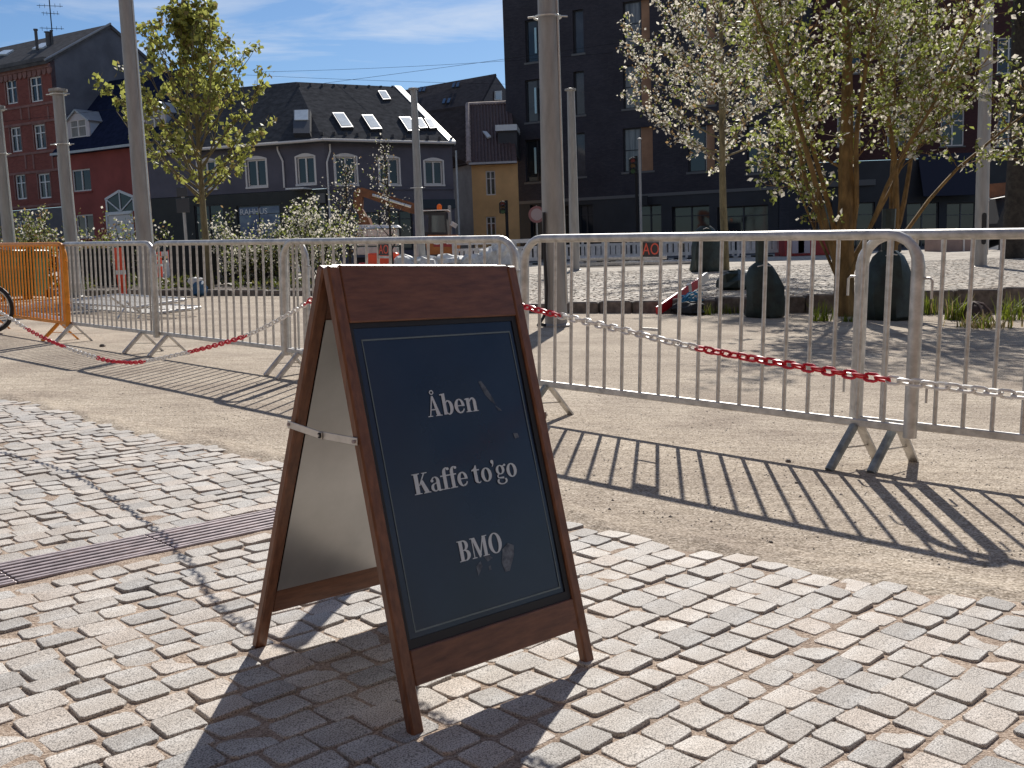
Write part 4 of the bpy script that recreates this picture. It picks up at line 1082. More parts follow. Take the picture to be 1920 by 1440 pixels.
# roof window standing open on the left slope
P = [hit(eC, nrL, *q) for q in ((553, 214), (584, 213), (584, 258), (553, 258))]
m = MB(); m.slab([p+nrL*.25 for p in P], .35); sk = m.build('roof_window', BM['ceildark'], gh)
P2 = [P[0], P[1], P[1]+(P[2]-P[1])*.52, P[0]+(P[3]-P[0])*.52]; c_ = sum(P2, Vector())/4
m = MB(); m.slab([c_+(p-c_)*.82+nrL*.29 for p in P2], .03); m.build('pane', M['skyrefl'], sk)
m = MB(); m.box((0, 0, 0), (.14, .14, .16)); sgm = m.mesh('snow_guard', BM['ceildark'])    # snow guards
for px in list(range(560, 850, 22)):
    for py in (252+int((px-612)*.045) if px > 620 else 252, 161+int((px-570)*.03)):
        if py < 200 and px > 745: continue
        nn, e0 = (nrR, eC) if px > 606 or py < 200 else (nrL, eC)
        o = obj('snow_guard', sgm, gh); o.location = hit(e0, nn, px, py)+nn*.05
pipe(gh, FL, 528, 268, 533, 352, M['offwhite'], .05, kink=-.25); pipe(gh, FR, 612, 270, 620, 445, M['offwhite'], .05, kink=.2); pipe(gh, FR, 856, 282, 860, 440, BM['zinc'], .05)
rel(gh)

# --- yellow house with a tiled roof
yA = Vector(hplan(890, 62)+(0,)); yB = yA+Vector((2.75, -.2, 0)); FY = Fac(yA, yB)
yh = empty('yellow_house', wm((yA.x, yA.y, ROADZ)), 'narrow ochre yellow house with clay tiled roof squeezed beside the dark block', 'house')
yez = FY.uz(920, 304)[1]
yw = [FY.rect(911, 320, 929, 366), FY.rect(912, 406, 930, 446)]
wall(yh, FY, 0, FY.L, -1, yez, yw, BM['yellow'])
for h in yw: window(yh, FY, h, M['offwhite'], M['glass'], 2, (.68,), .07)
sdir = Vector((-.32, .947, 0)); sB = yA+sdir*9
FS = Fac(sB, yA)
sP = hplan(860, 64); sA2 = Vector((sP[0], sP[1], 0)); FS = Fac(sA2, yA)
yez2 = FS.uz(872, 305)[1]
wall(yh, FS, -3, FS.L, -1, yez, [], BM['paleside'], 'side_wall')
yrz = hit(yA+FY.i*5, FY.i, 880, 197).z
e0, e1_ = FY.P(-.1, -.35, yez-.05), FY.P(FY.L, -.35, yez-.05); r0 = hit(yA+FY.i*5, FY.i, 877, 197); r1 = r0+FY.d*(FY.L)
m = MB(); m.slab([e0, e1_, r1, r0], .15); m.build('roof', BM['tile'], yh)
u0_ = (r0-e0)
m = MB()
nrm = (e1_-e0).cross(u0_).normalized(); nrm = nrm if nrm.z > 0 else -nrm
for k in range(int(FY.L/.2)):                        # rows of pantiles running up the slope
    a = e0+FY.d*(k*.2+.1)
    t = (r0-e0)
    b = a+t
    m.tube([a+nrm*.0, b+nrm*.0], .075, 5)
o = m.build('pantiles', BM['tile'], yh); tag(o, kind='stuff')
m = MB()
for k in range(17):
    c_ = e0+(r0-e0)*((k+.5)/17); dd = (r0-e0)/17*.46
    m.tube([c_-dd+nrm*.04, c_+dd+nrm*.1], [.17, .13], 7)
m.build('hip_tiles', BM['tileridge'], yh)
m = MB(); m.tube([r0+Vector((0, 0, .05)), r1+Vector((0, 0, .05))], .12, 6); m.build('ridge', BM['tileridge'], yh)
lb0 = FS.P(-4, -.2, yez-.1); lt = r0+Vector((-6.5, 3.0, -.25))
m = MB(); m.slab([FS.P(-4.5, -.3, yez-.1), e0, r0, lt], .15); m.build('roof', BM['browndark'], yh)
m = MB(); P = [hit(e0+nrm*.1, nrm, *q) for q in ((905, 248), (913, 249), (921, 258), (914, 260))]; m.slab([p+nrm*.1 for p in P], .1); m.build('skylight', BM['verge'], yh)
dp = [hit(e0+nrm*.1, nrm, *q) for q in ((931, 243), (965, 243), (965, 300), (934, 292))]
m = MB(); a0 = FY.uz(933, 250, 1.5); 
m.M = FY.M; z_b, z_t = FY.uz(945, 296, 1.2)[1], FY.uz(945, 241, 1.2)[1]; m.bbox((FY.uz(934, 260, 1.2)[0], 1.2, z_b), (FY.L-.05, 4.2, z_t-.15)); dn = m.build('dormer', BM['ceildark'], yh)
m = MB(); m.M = FY.M; m.bbox((FY.uz(930, 260, 1.2)[0], .95, z_t-.15), (FY.L-.02, 4.3, z_t+.2)); m.build('dormer_roof', BM['verge'], dn)
fbox(yh, 'gutter', FY, (-.1, -.5, yez-.14), (FY.L, -.36, yez-.02), BM['zinc'])
rel(yh)

# --- slate roofed house behind
bY = 84; bA = Vector(hplan(745, bY)+(0,)); bB = Vector(hplan(905, bY-3)+(0,)); FB = Fac(bA, bB)
bh = empty('rear_house', wm((bB.x, bB.y, ROADZ)), 'slate roofed house with a brick gable showing above the tiled roof', 'house')
apx = at(930, 138, bY+2); evl = at(893, 205, bY-3)
fe0 = FB.P(-4, 0, evl.z-.1); fe1 = FB.P(FB.L, 0, evl.z)
ra = Vector((apx.x, apx.y, apx.z)); rb_ = at(740, 172, bY+5)
m = MB(); m.slab([fe0, fe1, ra, rb_], .2); m.build('roof', BM['farroof'], bh)
gr = at(975, 205, bY+8)
m = MB(); m.add([fe1, ra-Vector((0, 0, .2)), gr, gr-Vector((0, 0, 10)), fe1-Vector((0, 0, 10))], [(0, 1, 2, 3, 4)]); gwl = m.build('gable_wall', BM['farbrick'], bh)
m = MB(); m.add([fe0, fe1, fe1-Vector((0, 0, 12)), fe0-Vector((0, 0, 12))], [(0, 1, 2, 3)]); m.build('wall', BM['farbrick'], bh)
gn = (ra-fe1).cross(gr-fe1).normalized()
P = [hit(fe1-gn*.02*(1 if gn.y > 0 else -1), gn, *q) for q in ((926, 171), (940, 170), (940, 188), (926, 188))]
s_ = 1 if gn.dot(CO-fe1) > 0 else -1
m = MB(); m.add([p+gn*s_*.06 for p in P], [(0, 1, 2, 3)]); m.build('window', M['offwhite'], bh)
m = MB(); c_ = sum(P, Vector())/4; m.add([c_+(p-c_)*.78+gn*s_*.08 for p in P], [(0, 1, 2, 3)]); m.build('pane', M['glass'], bh)
nf = (fe1-fe0).cross(ra-fe0).normalized(); nf = nf if nf.z > 0 else -nf
for x, y in ((788, 165), (795, 164), (850, 157), (858, 156), (832, 187), (841, 186)):
    P = [hit(fe0+nf*.1, nf, x+dx_, y+dy_) for dx_, dy_ in ((0, 0), (5, -.6), (2, 8), (-3, 8.6))]
    m = MB(); m.slab([p+nf*.1 for p in P], .1); m.build('skylight', M['glassb'], bh)
m = MB(); m.tube([fe0, fe1], .1, 5); m.build('gutter', M['offwhite'], bh)
rel(bh)

# --- dark brick apartment block
kD = Vector(hplan(958, 66)+(0,)); dD = Vector((.89, -.456, 0)).normalized(); FD2 = Fac(kD, kD+dD*17)
ap = empty('apartment_block', wm((kD.x, kD.y, ROADZ)), 'tall black brick apartment block with ochre panels beside its windows', 'apartment block')
ZT = 17.6
ga = FD2.uz(1100, 372)[1]
holes = []; specs = []
def aw(x0, y0, x1, y1, panel=None, cols=1, rows=()):
    h = FD2.rect(x0, y0, x1, y1); 
    h2 = FD2.rect(x1, y0, panel, y1) if panel else None
    holes.append((h[0], h2[1] if h2 else h[1], h[2], h[3])); specs.append((h, h2, cols, rows))
dyr = 116
for r in range(-3, 3):
    y = 34+112*r if r < 1 else (34+113*r)
    aw(985, y, 1046, y+80, None, 3, ())
    aw(1074+1.5*r, 18+115.5*r, 1094+1.5*r, 100+115.5*r, None, 1, ())
    aw(1168, 2+119*r, 1200, 84+119*r, 1218+3*max(r, 0), 1, (.5,))
    aw(1290, -10+123*r, 1322, 76+123*r, 1340, 1, (.5,)); aw(1400, -20+127*r, 1440, 70+127*r, None, 2, ())
seg_ = [h for h in holes if h[2] > ga+.3]; 
keep = [k for k, h in enumerate(holes) if h[2] > ga+.3 and h[3] < ZT-.5]
wall(ap, FD2, 0, FD2.L, ga, ZT, [holes[k] for k in keep], BM['black'], rev=.28)
for k in keep:
    h, h2, cols, rows = specs[k]
    w_ = window(ap, FD2, h, BM['ceildark'], (M['glass'], M['glass'], M['dimglass'], M['glass'], M['netglass'])[(k*7) % 5], cols, rows, .07, dep=.2)
    if h2: fbox(ap, 'ochre_panel', FD2, (h[1]+.02, .2, h[2]), (h2[1], .27, h[3]), BM['ochrep'])
    t = MB(); t.M = FD2.M; ub = (h2[1] if h2 else h[1]); t.bbox((h[0]-.12, -.03, h[2]-.12), (ub+.1, .2, h[2])); t.build('sill', BM['sgrey'], w_)
    if cols == 3:
        for xx in (h[0]+.62, h[1]-.16):
            t = MB(); t.M = FD2.M; t.bbox((xx, .02, h[2]+.5), (xx+.13, .05, h[3]-.5)); t.build('glass_fin', BM['teal'], w_)
sh = [FD2.rect(*r) for r in ((995, 384, 1012, 470), (1040, 384, 1068, 470), (1084, 384, 1112, 470), (1196, 384, 1240, 470), (1260, 386, 1330, 470), (1345, 386, 1440, 470))]
wall(ap, FD2, 0, FD2.L, -1, ga-.02, sh, BM['blackgf'], 'ground_floor_wall', .4)
for h in sh: window(ap, FD2, h, BM['ceildark'], M['glass'], 2, (.78,), .08, dep=.3)
fbox(ap, 'band', FD2, (0, -.05, ga-.12), (FD2.L, .01, ga+.06), BM['sgrey'])
h = FD2.rect(1203, 368, 1220, 386); fbox(ap, 'shop_sign', FD2, (h[0], -.6, h[2]), (h[1], -.5, h[3]), M['black'])
m = MB(); m.M = FD2.M; m.add([(0, 0, -1), (0, 12, -1), (0, 12, ZT), (0, 0, ZT)], [(0, 1, 2, 3)]); m.build('side_wall', BM['black'], ap)
m = MB(); m.M = FD2.M; m.add([(FD2.L, 0, -1), (FD2.L, 12, -1), (FD2.L, 12, ZT), (FD2.L, 0, ZT)], [(0, 1, 2, 3)]); m.build('side_wall', BM['black'], ap)
m = MB(); m.M = FD2.M; m.bbox((-.1, -.1, ZT), (FD2.L+.1, 12, ZT+.3)); m.build('roof', BM['ceildark'], ap)
rel(ap)

# --- maroon street houses behind the blossom trees
mA = Vector(hplan(1425, 67)+(0,)); mB = Vector(hplan(2120, 66)+(0,)); FM = Fac(mA, mB)
mh = empty('maroon_house', wm((mA.x, mA.y, ROADZ)), 'dark maroon brick house behind the blossoming trees on the right', 'house')
mw = [FM.rect(x, y, x+44, y+68) for y in (-55, 70, 206) for x in (1480, 1570, 1664, 1764, 1870, 1980)]
mz = FM.uz(1650, 300)[1]
wall(mh, FM, 0, FM.L, mz, 16.6, [h for h in mw if h[3] < 16], BM['maroon'])
for h in mw:
    if h[3] < 16: window(mh, FM, h, M['offwhite'], M['glass'], 2, (.7,), .08, sill=BM['sgrey'])
ms = [FM.rect(*r) for r in ((1455, 390, 1500, 470), (1512, 380, 1560, 470), (1575, 380, 1640, 470), (1700, 380, 1760, 470), (1775, 380, 1830, 470), (1850, 385, 1930, 470))]
wall(mh, FM, 0, FM.L, -1, mz-.02, ms, BM['blackgf'], 'ground_floor_wall', .3)
for h in ms: window(mh, FM, h, BM['sgrey'], M['glass'], 2, (.75,), .07, dep=.2)
h = FM.rect(1720, 288, 1832, 368)
m = MB(); m.slab([FM.P(h[0], -.05, h[3]), FM.P(h[1], -.05, h[3]), FM.P(h[1], -1.2, h[2]), FM.P(h[0], -1.2, h[2])], .04); m.build('awning', BM['awn'], mh)
h = FM.rect(1440, 340, 1640, 351); fbox(mh, 'shop_fascia', FM, (h[0], -.2, h[2]), (h[1], -.02, h[3]), BM['sgrey'])
h = FM.rect(1449, 378, 1502, 385); fbox(mh, 'awning_valance', FM, (h[0], -.6, h[2]), (h[1], -.05, h[3]), M['orange'])
m = MB(); m.M = FM.M; m.bbox((-.1, -.2, 16.6), (FM.L, 8, 17)); m.build('roof', BM['lroof'], mh)
rel(mh)
# a plain end wall closes the gap left of the corner house
eP = Fac(Vector(hplan(322, 60)+(0,)), Vector(hplan(350, 60.5)+(0,)))
# ------------------------------------------------------------------ masts, wires, signals
def mast(px, Y, r0, r1, top, label, base=None, rings=(), hatch=False, terr=True, collar=True):
    p = at(px, 500, Y); p.z = zt(GI_(p).x, Y) if terr else (G @ Vector((GI_(p).x, Y, 0))).z
    tz = at(px, top, Y).z; H = tz-p.z
    root = empty('steel_mast', wm(p), label, 'mast', 'steel masts standing round the square')
    m = MB(); m.lathe([(r0, -.1), (r0*.99, H*.25), (r0+(r1-r0)*.5, H*.5), (r1, H)], n=22); m.build('tube', M['mast'], root, True)
    m = MB(); m.lathe([(r1+.012, H), (r1+.07, H+.01), (r1+.07, H+.06), (.02, H+.09)], n=18); m.build('cap', M['mast'], root)
    if collar: m = MB(); m.lathe([(r0+.06, 0), (r0+.06, .02), (r0+.01, .04)], n=20); m.build('base_plate', M['mast'], root)
    for py in rings:
        z = at(px, py, Y).z-p.z; rr = r0+(r1-r0)*z/H
        m = MB()
        n = 18; m.tube([((rr+.05)*math.cos(2*PI*k/n), (rr+.05)*math.sin(2*PI*k/n), z) for k in range(n)], .014, 5, closed=True)
        m.tube([(-rr-.13, -.02, z), (-rr-.03, -.05, z)], .012, 5); m.tube([(rr+.13, -.02, z), (rr+.03, -.05, z)], .012, 5)
        m.build('clamp_ring', M['alu'], root)
    m = MB(); m.tube([(rr_ := r0*.98, -r0*.35, .3), (r0*.9, -r0*.3, H*.3), ((r0+r1)/2, -r0*.3, H*.6), (r1+.005, -r0*.2, H)], .016, 5); m.build('cable', M['alu'], root)
    if hatch:
        m = MB()
        P = [(-.05, .35), (.05, .35), (.05, 1.05), (-.05, 1.05)]
        m.prism([(-.055, .62), (-.045, .57), (.0, .55), (.045, .57), (.055, .62), (.055, 1.25), (.045, 1.30), (0, 1.32), (-.045, 1.30), (-.055, 1.25)], -r0-.012, -r0*.8); m.build('hatch', M['black'], root)
    return root
def GI_(p): return GI @ Vector(p)
mast(22, 22.6, .135, .105, 203, 'steel mast cut by the left frame edge, with a ring near its top', rings=(205, 288), terr=False)
mast(138, 22.0, .135, .115, 172, 'short steel mast in front of the grey gable of the brick house', rings=(176, 270), terr=False)
mast(276, 18.8, .150, .120, -160, 'steel mast rising past the frame top in front of the red house', terr=False)
mast(1040, 13.6, .150, .112, -250, 'thickest steel mast, in front of the black apartment block with a ring high up', rings=(32,), terr=False)
mast(1078, 33, .155, .11, 170, 'steel mast with a flat cap beside the thickest mast', rings=())
mast(790, 38, .17, .11, 168, 'steel mast in front of the charcoal corner house', rings=(352,))
mast(1838, 25.3, .150, .125, -120, 'steel mast with a black slot at its foot, right of the blossom trees', rings=(), hatch=True)
# cable hanging down the thick mast
pm = at(1040, 500, 13.6); pm.z = (G @ Vector((GI_(pm).x, 13.6, 0))).z
cb = empty('black_cable', wm(pm), 'black cable running down the near side of the thickest mast', 'cable')
m = MB(); m.tube([(-.14, -.13, .18), (-.12, -.15, .5), (-.135, -.14, 1.0), (-.125, -.12, 1.5)], .022, 6); m.build('lead', M['black'], cb, True)
m = MB(); m.tube([(-.15, -.2, .03), (-.21, -.24, .05), (-.25, -.18, .03), (-.18, -.14, .12), (-.14, -.13, .2)], .02, 6); m.build('coil', M['black'], cb, True)

for i, (x0, y0, x1, y1, Y) in enumerate(((-200, 250, 1300, 60, 62), (480, 135, 1300, 85, 66), (0, 110, 960, 158, 70))):
    a, b = at(x0, y0, Y), at(x1, y1, Y-4); mid = (a+b)/2-Vector((0, 0, .5))
    P = [a*(1-t)**2+mid*2*t*(1-t)+b*t*t for t in [k/16 for k in range(17)]]
    m = MB(); m.tube(P, .009, 4); o = m.build('overhead_wire', M['dark'])
    tag(o, ['thin overhead wire rising to the right across the sky', 'upper thin overhead wire above the corner house roof', 'thin overhead wire sloping down to the right'][i], 'wire', 'overhead wires in the sky')

class Rig:
    def __init__(s, px, Y, terr=True):
        p = at(px, 490, Y); p.z = terr_z(min(Y, 45)) if terr else (G @ Vector((GI_(p).x, Y, 0))).z
        s.p = p; s.Y = Y; s.M = wm(p)
    def __call__(s, px, py, y=0.0):
        q = at(px, py, s.Y)-s.p; return Vector((q.x, y, q.z))
def signal(px, Y, ytop, yhead, label, side=1):
    R = Rig(px, Y); root = empty('traffic_signal', R.M, label, 'traffic light', 'traffic lights on the far street')
    zt_, zh = R(px, ytop).z, R(px, yhead).z
    m = MB(); m.tube([(0, 0, 0), (0, 0, zt_+.1)], .07, 8); m.build('pole', M['dark'], root)
    m = MB(); m.bevbox((side*.16, -.05, (zt_+zh)/2), (.30, .26, zt_-zh), .03); hd = m.build('signal_head', M['black'], root)
    for k in range(3):
        z = zh+(zt_-zh)*(k+.5)/3
        m = MB(); m.lathe([(.10, 0), (.10, .02)], n=10)
        for i, v in enumerate(m.v): m.v[i] = Vector((v.x+side*.16, -.185-v.z, v.y+z))
        m.build('lens', mat('lens', ((.12, .01, .01), (.10, .05, .01), (.01, .06, .02))[2-k], .3), hd)
        m = MB(); m.tube([(side*.16-.13, -.19, z+.02), (side*.16-.08, -.3, z+.1), (side*.16, -.33, z+.13), (side*.16+.08, -.3, z+.1), (side*.16+.13, -.19, z+.02)], .025, 4); m.build('visor', M['black'], hd)
signal(953, 44, 380, 400, 'small dark traffic light in front of the ochre house', -1)
signal(1196, 44, 297, 326, 'taller traffic light in front of the black apartment block', -1)
R = Rig(1203, 43.5); lp_ = empty('slim_pole', R.M, 'slim grey pole close beside the taller traffic light', 'pole')
m = MB(); m.tube([(0, 0, 0), (0, 0, R(1203, 262).z)], .055, 8); m.build('tube', M['mast'], lp_, True)
m = MB(); m.lathe([(.09, 0), (.09, .05), (.02, .09)], (0, 0, R(1203, 262).z), 8); m.build('cap', M['mast'], lp_)
R = Rig(847, 44); lp_ = empty('slim_pole', R.M, 'short slim pole right of the excavator cab', 'pole')
m = MB(); m.tube([(0, 0, 0), (0, 0, R(847, 385).z)], .07, 8); m.build('tube', M['mast'], lp_, True)
m = MB(); m.tube([(.1, 0, R(850, 425).z), (.2, 0, R(850, 418).z)], .16, 8); m.build('lamp', M['white'], lp_, True)
R = Rig(1009, 42); rs_ = empty('road_sign', R.M, 'round faded red road sign half hidden by the thickest mast', 'road sign')
m = MB(); m.tube([(0, 0, 0), (0, 0, R(1014, 385).z)], .03, 6); m.build('pole', M['mast'], rs_)
c_ = R(1014, 402)
m = MB(); m.tube([(0, -.05, c_.z), (0, -.07, c_.z)], .34, 20); m.build('disc', mat('faded_red', (.22, .09, .09), .5), rs_)
m = MB(); m.tube([(0, -.072, c_.z), (0, -.078, c_.z)], .24, 20); m.build('disc_face', mat('faded_sign', (.32, .25, .25), .6), rs_)
R = Rig(352, 40); rs_ = empty('road_sign', R.M, 'blank grey backed road sign post between red house and maple', 'road sign')
m = MB(); m.tube([(0, 0, 0), (0, 0, R(352, 350).z)], .06, 6); m.build('pole', M['mast'], rs_)
m = MB(); m.bevbox((0, -.08, R(352, 385).z), (.5, .03, .55), .01); m.build('panel', BM['ceildark'], rs_)
m = MB(); m.bevbox((0, -.08, R(352, 360).z), (.42, .03, .35), .01); m.build('panel', BM['ceildark'], rs_)

# ------------------------------------------------------------------ construction site
EXO = mat('machine_orange', (.17, .06, .02), .5, var=.25, vscale=4); EXD = mat('machine_black', (.02, .02, .022), .5); EXR = mat('machine_red', (.32, .03, .03), .5, var=.2, vscale=3)
R = Rig(815, 42.5); ex = empty('excavator', R.M, 'orange excavator with black cab and amber beacon behind the barriers', 'excavator')
def xz(px, py): v = R(px, py); return (v.x, v.z)
m = MB(); m.prism([xz(800, 452), xz(806, 441), xz(858, 441), xz(862, 447), xz(862, 473), xz(835, 480), xz(805, 478)], -.9, .9); body = m.build('body', mat('machine_body', (.40, .14, .03), .5, var=.2, vscale=4), ex)
tm = text_mesh('CASE', .42, .004, M['white'], Matrix.Translation((R(838, 451).x, -.91, R(838, 452).z)) @ Matrix.Rotation(PI/2, 4, 'X') @ Matrix.Diagonal((1.15, 1, 1, 1)), .012); obj('lettering', tm, body)
m = MB(); m.prism([xz(816, 446), xz(858, 446), xz(858, 463), xz(816, 463)], -.905, -.85); m.build('side_panel', EXR, body)
m = MB(); m.prism([xz(786, 442), xz(784, 415), xz(788, 399), xz(838, 399), xz(842, 442)], -.75, .75); cab = m.build('cab', EXD, ex)
m = MB(); m.prism([xz(790, 436), xz(789, 408), xz(800, 404), xz(806, 404), xz(806, 436)], -.76, -.74); m.build('cab_window', M['glassb'], cab)
m = MB(); m.prism([xz(812, 436), xz(812, 405), xz(835, 405), xz(838, 436)], -.76, -.74); m.build('cab_window', mat('cab_glass', (.08, .10, .10), .1, spec=.8), cab)
a, b = R(783, 398), R(842, 394); m = MB(); m.bbox((a.x, -.85, a.z), (b.x, .85, b.z)); m.build('cab_roof', M['offwhite'], cab)
p = R(824, 394); m = MB(); m.lathe([(.10, 0), (.10, .18), (.06, .24), (0, .25)], p, 10); m.build('beacon', mat('amber', (.75, .22, .02), .3, transl=.4), cab, True)
m = MB(); m.prism([xz(792, 386), xz(680, 352), xz(670, 356), xz(672, 366), xz(690, 372), xz(770, 400), xz(792, 404)], -.22, .22); m.build('boom', EXO, ex)
m = MB(); m.tube([R(700, 366, -.28), R(772, 388, -.28)], .06, 6); m.build('hydraulic_ram', M['alu'], ex)
m = MB(); m.prism([xz(672, 352), xz(682, 354), xz(680, 392), xz(692, 412), xz(682, 418), xz(664, 385), xz(664, 362)], -.2, .2); m.build('stick', EXO, ex)
m = MB(); m.prism([xz(676, 404), xz(692, 408), xz(700, 428), xz(688, 436), xz(674, 432)], -.45, .45); m.build('bucket', EXO, ex)
for s_ in (-1, 1):
    m = MB(); a, b = R(788, 478), R(866, 497)
    n = 8; hh = (a.z-b.z)/2; zc = (a.z+b.z)/2
    P = [(a.x+hh*math.cos(PI/2+PI*k/n)+hh, zc+hh*math.sin(PI/2+PI*k/n)) for k in range(n+1)]+[(b.x-hh+hh*math.cos(-PI/2+PI*k/n), zc+hh*math.sin(-PI/2+PI*k/n)) for k in range(n+1)]
    m.prism(P, s_*.75-.2, s_*.75+.2); m.build('track', EXD, ex)
R = Rig(1862, 42); ex2 = empty('loader', R.M, 'small orange loader by the dark tree trunk on the right', 'loader')
m = MB(); m.prism([xz(1847, 346), xz(1935, 338), xz(1940, 352), xz(1880, 366), xz(1850, 372)], -.3, .3); m.build('boom', EXO, ex2)
m = MB(); m.tube([R(1838, 412, -.2), R(1852, 366, -.2)], .06, 6); m.build('hydraulic_ram', M['alu'], ex2)
m = MB(); m.prism([xz(1850, 480), xz(1850, 420), xz(1870, 372), xz(1930, 360), xz(1990, 365), xz(2000, 480)], -.9, .9); m.build('body', EXD, ex2)
m = MB(); m.prism([xz(1860, 470), xz(1860, 440), xz(1960, 430), xz(1960, 470)], -1.0, -.85); m.build('side_panel', EXO, ex2)
for wx in (1872, 1970):
    c_ = R(wx, 478); m = MB(); m.tube([c_+Vector((0, -1.1, .1)), c_+Vector((0, -.7, .1))], .48, 16); m.build('wheel', EXD, ex2)
# white slotted plastic fence panels
FW = mat('fence_white', (.60, .59, .57), .6, var=.15, vscale=6)
def fence_panel(px, Y, w, label, i):
    R = Rig(px, Y); z0 = .05; H = 1.05
    root = empty('site_fence', R.M @ Matrix.Rotation(rnd.uniform(-.08, .08), 4, 'Z'), label, 'site fence', 'white slotted fence panels along the road works')
    m = MB()
    m.bbox((-w/2, -.03, z0), (-w/2+.10, .03, H)); m.bbox((w/2-.10, -.03, z0), (w/2, .03, H)); m.bbox((-w/2+.1, -.03, H-.16), (w/2-.1, .03, H)); m.bbox((-w/2+.1, -.03, z0+.1), (w/2-.1, .03, z0+.24))
    m.bbox((-w/2+.1, -.028, H-.40), (w/2-.1, .028, H-.30))
    m.build('frame', FW, root)
    n = 8
    for k in range(n):
        x = -w/2+.1+(w-.2)*(k+.5)/n
        s_ = MB(); s_.bbox((x-.065, -.02, z0+.24), (x+.065, .02, H-.4)); s_.build('slat', FW, root)
    for sx in (-1, 1):
        f = MB(); f.bbox((sx*(w/2-.2)-.12, -.3, 0), (sx*(w/2-.2)+.12, .3, .06)); f.build('foot', M['black'], root)
fx = [(888, 41.5, 1.7), (931, 42.5, 1.7), (972, 42, 1.8), (1088, 42.8, 2.0), (1136, 42.8, 2.0), (1184, 42.8, 2.0), (1233, 42.7, 2.0), (1282, 42.6, 2.0), (1331, 42.5, 2.0), (1380, 42.4, 2.0), (1428, 42.3, 2.0), (1476, 42.2, 1.9)]
flab = ['white slotted fence panel right behind the excavator', 'white slotted fence panel with a gap on its left, under the ochre house', 'white slotted fence panel by the barrier corner under the small traffic light']
for i, (px, Y, w) in enumerate(fx):
    fence_panel(px, Y, w, flab[i] if i < 3 else '%s white fence panel from the left in the row before the black apartment block' % ('first second third fourth fifth sixth seventh eighth ninth'.split()[i-3]), i)
for i, px in enumerate((270, 330, 395, 520)):
    fence_panel(px, 36, 1.9, '%s white fence panel from the left behind the planting bed' % ('first second third fourth'.split()[i]), i)
# heap of white sacks
def sack(nm, c, sx, sy, sz, mt, seed, label, cat, group=None):
    r = random.Random(seed); m = MB(); nu, nv = 10, 6; vs_ = []
    for j in range(nv+1):
        b = PI*j/nv-PI/2
        for i in range(nu):
            a = 2*PI*i/nu; k = 1+r.uniform(-.22, .22)
            ex_ = .55
            cx = math.copysign(abs(math.cos(a))**ex_, math.cos(a)); sy_ = math.copysign(abs(math.sin(a))**ex_, math.sin(a)); cb_ = abs(math.cos(b))**.6
            vs_.append((sx*cx*cb_*k, sy*sy_*cb_*k, sz*(math.copysign(abs(math.sin(b))**.7, math.sin(b))+1)*.5*(1+r.uniform(-.12, .12))))
    m.add(vs_, [(j*nu+i, j*nu+(i+1) % nu, (j+1)*nu+(i+1) % nu, (j+1)*nu+i) for j in range(nv) for i in range(nu)])
    o = m.build(nm, mt); o.matrix_world = wm(c, r.uniform(0, 3)); return tag(o, label, cat, group)
WS = mat('white_sack', (.62, .62, .60), .7, var=.2, vscale=5)
spots = [(757, 37.5, .35, .45), (790, 37.6, .3, .35), (803, 37, .5, .38), (822, 37.8, .35, .3), (838, 37.2, .55, .42), (857, 37.5, .45, .35), (890, 37, .4, .4), (902, 37.6, .45, .42), (918, 37.2, .5, .62), (931, 37.4, .5, .5), (945, 37, .55, .72), (952, 37.8, .4, .45)]
for i, (px, Y, w, h) in enumerate(spots):
    sack('white_sack', on_terrace(px, Y), w, .4, h*1.0+.16, WS, 40+i, 'crumpled white sack in the heap behind the top of the pavement sign', 'sack', 'heap of white sacks')
R = Rig(720, 38); o = empty('road_block', R.M, 'bright red orange plastic road block just above the pavement sign', 'road block')
OR = mat('signal_orange', (.92, .11, .045), .45, var=.05, vscale=5, transl=.1)
a, b = R(690, 500), R(747, 473)
m = MB(); m.bevbox(((a.x+b.x)/2, 0, b.z/2), (b.x-a.x, .45, b.z), .05); m.build('body', OR, o)
for k in range(3): m = MB(); m.tube([(b.x-.04, -.1, b.z*(.3+.25*k)), (b.x+.1, -.1, b.z*(.3+.25*k))], .06, 8); m.build('lug', OR, o)
m = MB(); m.bevbox((a.x-.16, 0, b.z*.28), (.36, .3, b.z*.5), .04); m.build('end_foot', M['redp'], o)
# pallet with stacked white blocks under the boom
R = Rig(710, 40.5); o = empty('block_pallet', R.M, 'pallet stack of pale wrapped blocks under the excavator boom', 'pallet')
PB = mat('pale_wrap', (.55, .53, .46), .6, var=.15, vscale=4)
for r in range(3):
    for k in range(4):
        a, b = R(673+k*18.5, 478-r*17), R(690.5+k*18.5, 463-r*17)
        m = MB(); m.bevbox(((a.x+b.x)/2, 0, (a.z+b.z)/2), (b.x-a.x, .8, b.z-a.z), .02); m.build('block', PB, o)
a = R(672, 496); b = R(748, 480); m = MB(); m.bbox((a.x, -.4, .02), (b.x, .4, b.z)); m.build('pallet_base', M['dark'], o)
m = MB(); m.M = Matrix.Translation(((R(672, 430).x+R(748, 430).x)/2, 0, R(700, 429).z)); m.add([(-.9, -.45, 0), (.9, -.45, 0), (.9, .45, 0), (-.9, .45, 0), (-.8, -.35, .16), (.75, -.3, .10), (.75, .35, .12), (-.7, .4, .18)], [(0, 1, 5, 4), (1, 2, 6, 5), (2, 3, 7, 6), (3, 0, 4, 7), (4, 5, 6, 7)]); m.build('cover_sheet', WS, o)
